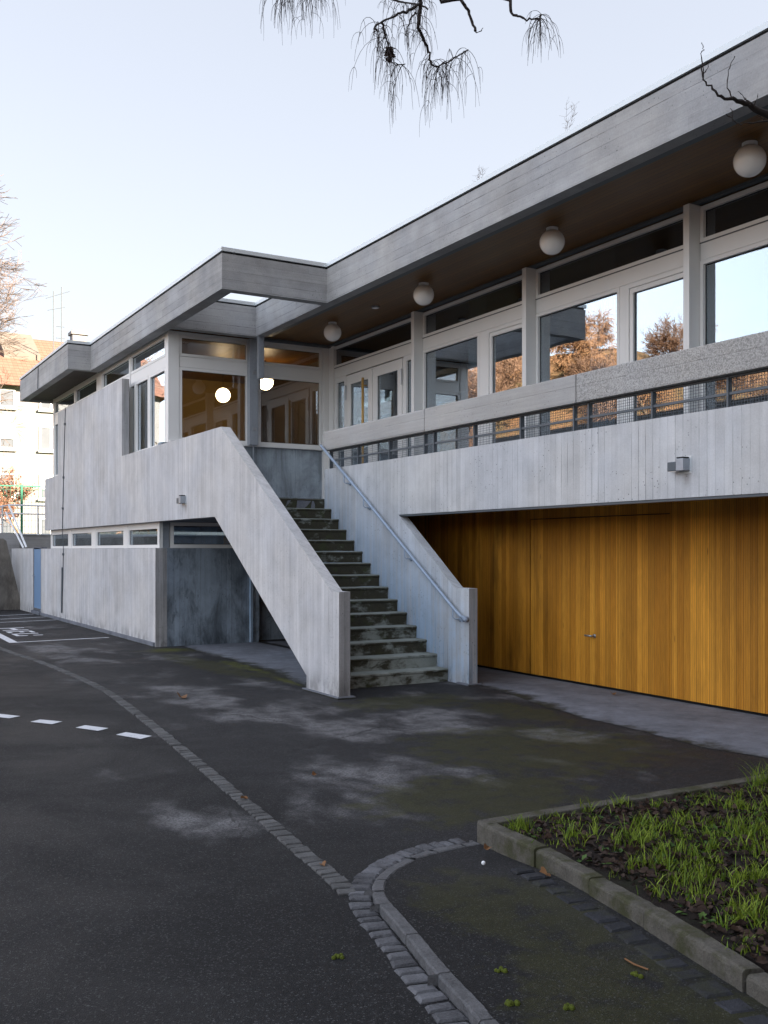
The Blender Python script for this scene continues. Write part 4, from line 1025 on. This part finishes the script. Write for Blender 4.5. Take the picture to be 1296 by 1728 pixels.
def strand(p, L, side=None, r=.0028):
    """a drooping twig: springs sideways, arcs over and hangs"""
    d = Vector((rw.gauss(0, .55), rw.gauss(0, .55), rw.uniform(-.5, .6))).normalized() if side is None else side
    pts = [p]; q = p; st = L/9
    for k in range(9):
        d = (d+Vector((rw.gauss(0, .06), rw.gauss(0, .06), -.50))).normalized(); q = q+d*st; pts.append(q)
    TW.tube(pts, [r*(1-.6*k/9) for k in range(10)], 3, cap=False); return pts
def spray(path, a, b, n, L0, L1, r=.0021):
    for _ in range(int(n*.72)):
        i = rw.uniform(a, b)*(len(path)-1); p = path[int(i)].lerp(path[min(int(i)+1, len(path)-1)], i % 1); L0_, L1_ = L0*.55, L1*.82
        q = strand(p, rw.uniform(L0_, L1_), r=r)
        for _2 in range(rw.randint(1, 2)): strand(q[rw.randint(2, 6)], rw.uniform(L0_, L1_)*.55, r=r*.75)
t0 = 6.4
l0 = limb([Vector((4.6, 2.2, 7.2)), Vector((4.3, 4.0, 6.9)), at(760, -160, 6.2), at(716, -50, t0), at(709, 3, t0)], .07, .014)
l1 = limb([at(709, 3, t0), at(707, 46, t0), at(721, 79, t0+.1), at(727, 100, t0+.1), at(732, 112, t0+.1), at(745, 110, t0+.15), at(761, 103, t0+.2), at(790, 84, t0+.3)], .013, .004)
l2 = limb([at(712, 4, t0), at(690, 17, t0-.1), at(672, 23, t0-.2), at(645, 36, t0-.2), at(632, 46, t0-.3), at(640, 52, t0-.3)], .011, .005)
l2b = limb([at(645, 38, t0-.2), at(647, 52, t0-.2), at(652, 68, t0-.2), at(657, 86, t0-.2), at(662, 104, t0-.2), at(684, 108, t0-.2)], .008, .003)
l2c = limb([at(700, 20, t0), at(690, 40, t0), at(684, 60, t0)], .006, .003)
l3 = limb([Vector((4.6, 2.2, 7.2)), Vector((4.6, 4.0, 6.4)), at(770, -40, 6.0), at(778, 0, 6.0), at(786, 12, 6.0), at(793, 28, 6.0), at(802, 52, 6.0)], .018, .008)
l3b = limb([at(802, 52, 6.0), at(806, 54, 6.0), at(815, 47, 6.0)], .005, .002)
l4 = limb([Vector((4.9, 1.2, 6.0)), Vector((5.2, 3.4, 6.2)), at(870, -60, 6.1), at(861, 0, 6.1), at(865, 20, 6.1), at(877, 29, 6.1), at(893, 33, 6.1), at(908, 30, 6.1), at(913, 26, 6.1)], .020, .005)
l5 = limb([Vector((4.6, 2.2, 7.2)), Vector((3.6, 4.2, 6.6)), at(600, -90, 6.8), at(540, -40, 6.9), at(500, -30, 7.0), at(470, -22, 7.1)], .05, .008)
l6 = limb([at(640, -70, 6.8), at(650, -20, 6.8), at(665, 0, 6.8), at(700, 6, 6.7), at(722, 16, 6.6)], .014, .005)
l7 = limb([Vector((5.1, .7, 4.2)), Vector((6.0, 2.6, 4.9)), at(1400, 210, 6.4), at(1296, 194, 6.4), at(1262, 176, 6.3), at(1240, 168, 6.2), at(1218, 163, 6.1), at(1198, 145, 6.1), at(1187, 134, 6.1), at(1184, 112, 6.1)], .05, .004)
l7b = limb([at(1236, 168, 6.2), at(1228, 148, 6.2), at(1229, 120, 6.2), at(1240, 95, 6.2)], .005, .002)
l7c = limb([at(1187, 134, 6.1), at(1183, 95, 6.1), at(1187, 82, 6.1), at(1184, 72, 6.1)], .004, .0015)
l7d = limb([at(1340, 215, 6.3), at(1300, 204, 6.3), at(1270, 207, 6.3), at(1250, 209, 6.3), at(1237, 203, 6.3), at(1225, 192, 6.3)], .008, .003)
for (a_, b_) in (((1262, 176), (1254, 163)), ((1270, 180), (1279, 158)), ((1237, 203), (1232, 183)), ((1187, 125), (1195, 108)), ((1265, 175), (1245, 154)), ((1290, 205), (1278, 195))):
    limb([at(*a_, 6.2), at((a_[0]+b_[0])/2+2, (a_[1]+b_[1])/2, 6.2), at(*b_, 6.2)], .004, .0015)
spray(l1, .05, .55, 26, .18, .38); spray(l1, .55, 1., 62, .25, .50); spray(l2, .3, 1., 30, .16, .42); spray(l2b, .1, 1., 46, .22, .55); spray(l2c, 0, 1, 14, .2, .4)
spray(l6, .3, 1., 34, .15, .35); spray(l0, .78, .95, 16, .2, .34)
TW = MB(); TWS.append(TW); spray(l4, .88, 1., 34, .18, .40)
TW = MB(); TWS.append(TW); spray(l5, .5, 1., 95, .30, .52)
LM.build('limbs', M['bark'], cT, True); 
for q in TWS: q.build('twigs', M['twig'], cT)
m = MB()
for _ in range(70):
    c = at(657, 91, t0-.2)+Vector((rw.gauss(0, .012), rw.gauss(0, .012), rw.uniform(-.035, .035))); c.x += 0
    a = Vector([rw.gauss(0, 1) for _ in range(3)]).normalized()*.018; b = a.cross(Vector([rw.gauss(0, 1) for _ in range(3)])).normalized()*.012
    m.add([c-a, c+b, c+a, c-b], [(0, 1, 2, 3)])
m.build('leaf_clump', M['litter'], cT)

# ================================================================ BED PLANTS AND LITTER
def blade(m, p, h, lean, w_):
    a = rw.uniform(0, 6.28); s = Vector((math.cos(a), math.sin(a), 0)); l = Vector((math.cos(lean[0]), math.sin(lean[0]), 0))*lean[1]
    pts = [p, p+Vector((0, 0, h*.5))+l*.3*h, p+Vector((0, 0, h*.85))+l*h*.75, p+Vector((0, 0, h*.95))+l*h*1.15]
    ws = [w_, w_*.85, w_*.5, 0]
    vs = []
    for q, ww in zip(pts[:3], ws): vs += [q-s*ww, q+s*ww]
    vs.append(pts[3]); m.add(vs, [(0, 1, 3, 2), (2, 3, 5, 4), (4, 5, 6)])
gm = MB()
def inbed(x, y):
    for (xa, ya), (xb, yb) in zip(front, front[1:]):
        if yb <= y <= ya: return y < 4.50 and x > xa+(xb-xa)*(ya-y)/(ya-yb)+.125
    return False
cl = random.Random(12)
n_t = 0
while n_t < 1250:
    x = cl.uniform(2.9, 6.4); y = cl.uniform(1.4, 4.5)
    if not inbed(x, y): continue
    dens = mn.noise(Vector((x*1.7, y*1.7, 2.)))*.5+.5+(.16 if y < 3.7 else 0)
    near = 1.0 if (y < 4.15 and x > 3.35+.0) else .45
    if cl.random() > max(.0, (dens-.31)*2.8)*near: continue
    n_t += 1
    hh = cl.choice((.035, .045, .06, .08, .105))*(1.1 if y < 4.1 else .8); nb = cl.randint(8, 26); rad = cl.uniform(.015, .05)
    for _ in range(nb):
        p = Vector((x+cl.gauss(0, rad), y+cl.gauss(0, rad), .10))
        blade(gm, p, hh*cl.uniform(.55, 1.15), (cl.uniform(0, 6.28), cl.uniform(.1, .9)), cl.uniform(.0016, .0034))
for (x, y) in ((3.42, 4.42), (3.44, 4.40), (3.40, 4.38), (5.35, 4.42), (5.45, 4.44), (5.5, 4.4)):
    for _ in range(34):
        blade(gm, Vector((x+cl.gauss(0, .025), y+cl.gauss(0, .025), .10)), cl.uniform(.05, .09 if x < 4 else .18), (cl.uniform(0, 6.28), cl.uniform(.1, .9)), .002)
tag(gm.build('grass', M['grass']), 'bright green grass tufts growing in the planting bed', 'grass', kind='stuff')
wm = MB()
for _ in range(520):
    x = cl.uniform(2.9, 6.2); y = cl.uniform(1.5, 4.45)
    if not inbed(x, y) or mn.noise(Vector((x*2.3, y*2.3, 9.))) < -.1: continue
    for k in range(cl.randint(4, 9)):
        a = cl.uniform(0, 6.28); L_ = cl.uniform(.02, .05); e = cl.uniform(.1, .8); d = Vector((math.cos(a)*math.cos(e), math.sin(a)*math.cos(e), math.sin(e))); s = Vector((-math.sin(a), math.cos(a), 0))*L_*.33
        p = Vector((x+cl.gauss(0, .02), y+cl.gauss(0, .02), .112)); wm.add([p, p+d*L_*.5+s, p+d*L_-Vector((0, 0, .006)), p+d*L_*.5-s], [(0, 1, 2, 3)])
tag(wm.build('weeds', M['weed']), 'small broad leaved weeds between the grass tufts', 'weeds', kind='stuff')
def leafshape(m, p, r, rz, tilt, curl=.3):
    n = 12; vs = [p+Vector((0, 0, .002))]
    for k in range(n):
        a = 2*math.pi*k/n; rr_ = r*(.62+.38*abs(math.cos(a*2.5)))
        q = Vector((rr_*math.cos(a), rr_*.75*math.sin(a), curl*r*abs(math.sin(a))**1.5)); q = Matrix.Rotation(rz, 3, 'Z') @ Matrix.Rotation(tilt, 3, 'X') @ q
        vs.append(p+q)
    m.add(vs, [(0, 1+k, 1+(k+1) % n) for k in range(n)])
lm = MB()
for _ in range(6500):
    x = cl.uniform(2.9, 6.3); y = cl.uniform(1.5, 4.48)
    if not inbed(x, y): continue
    leafshape(lm, Vector((x, y, .112+cl.uniform(0, .012))), cl.uniform(.010, .030), cl.uniform(0, 6.28), cl.gauss(0, .5), cl.uniform(.1, .9))
tag(lm.build('leaf_litter', M['litter']), 'dark dead leaves lying on the bed soil', 'leaf litter', kind='stuff')
for lb, (x, y, z), r in (('curled orange brown leaf leaning against the bed kerb', (3.14, 3.86, .06), .040), ('brown leaf on the grey patch left of the stairs', (3.62, 10.74, .01), .085),
                         ('reddish leaf lying alone on the forecourt in front of the stairs', (3.22, 6.57, .01), .035), ('brown leaf at the lower end of the sett line', (2.33, 4.66, .015), .028),
                         ('dark leaf lying on the sett line halfway up', (2.50, 6.16, .015), .032), ('dry leaf in front of the timber wall', (7.90, 8.50, .02), .06), ('small tan leaf at the bed kerb corner', (3.155, 4.35, .055), .035)):
    o = MB(); leafshape(o, Vector((x, y, z)), r, rw.uniform(0, 6), .25 if z != .06 else .8, .6); o = o.build('fallen_leaf', M['leaf']); tag(o, lb, 'leaf', 'fallen leaves on the paving')
for lb, (x, y, z) in (('moss clump beside the low kerb near the bottom edge', (2.17, 2.84, .045)), ('moss clump on the footpath between kerb and bed', (2.31, 3.08, .045)), ('moss clump on the footpath close to the bed kerb', (2.72, 2.80, .045)), ('moss clump on the dark asphalt left of the gutter setts', (1.87, 3.60, .004)), ('smallest moss clump near the bottom edge of the footpath', (2.33, 2.72, .045))):
    m = MB(); r = rw.uniform(.014, .022); nn = 7
    for _ in range(9):
        c = Vector((x+rw.gauss(0, r*.6), y+rw.gauss(0, r*.6), z)); m.sphere(c, r*rw.uniform(.3, .6), 8, 6)
    tag(m.build('moss_clump', M['moss'], None, True), lb, 'moss', 'moss clumps on the paving')
m = MB().sphere((3.0, 4.17, .052), .011, 12, 8); tag(m.build('pebble', M['white'], None, True), 'small white pebble on the footpath', 'pebble')
tag(MB().tube([(2.78, 2.92, .05), (2.77, 2.86, .052), (2.785, 2.80, .05)], .004, 5).build('dry_twig', M['leaf']), 'short dry stalk lying on the footpath', 'twig')
# roof weeds
for lb, (x, y, h) in (('thin dry weed growing on the roof edge at right', (6.9, 8.12, .34)), ('smaller faint weed growing on the roof edge', (6.9, 9.7, .18))):
    m = MB(); p = Vector((x, y, 5.93)); r_ = random.Random(int(y*10))
    for k in range(3):
        q = p+Vector((0, -.03*k, 0)); pts = [q]
        for i in range(6): q = q+Vector((r_.gauss(0, .012), r_.gauss(-.01, .02), h/6)); pts.append(q)
        m.tube(pts, .0014, 3)
        for i in range(2, 7):
            for _ in range(3): m.tube([pts[i], pts[i]+Vector((r_.gauss(0, .02), r_.gauss(0, .05), r_.uniform(.01, .06)))], .0010, 3)
    tag(m.build('roof_weed', M['warm_bark']), lb, 'weed', 'weeds on the roof')
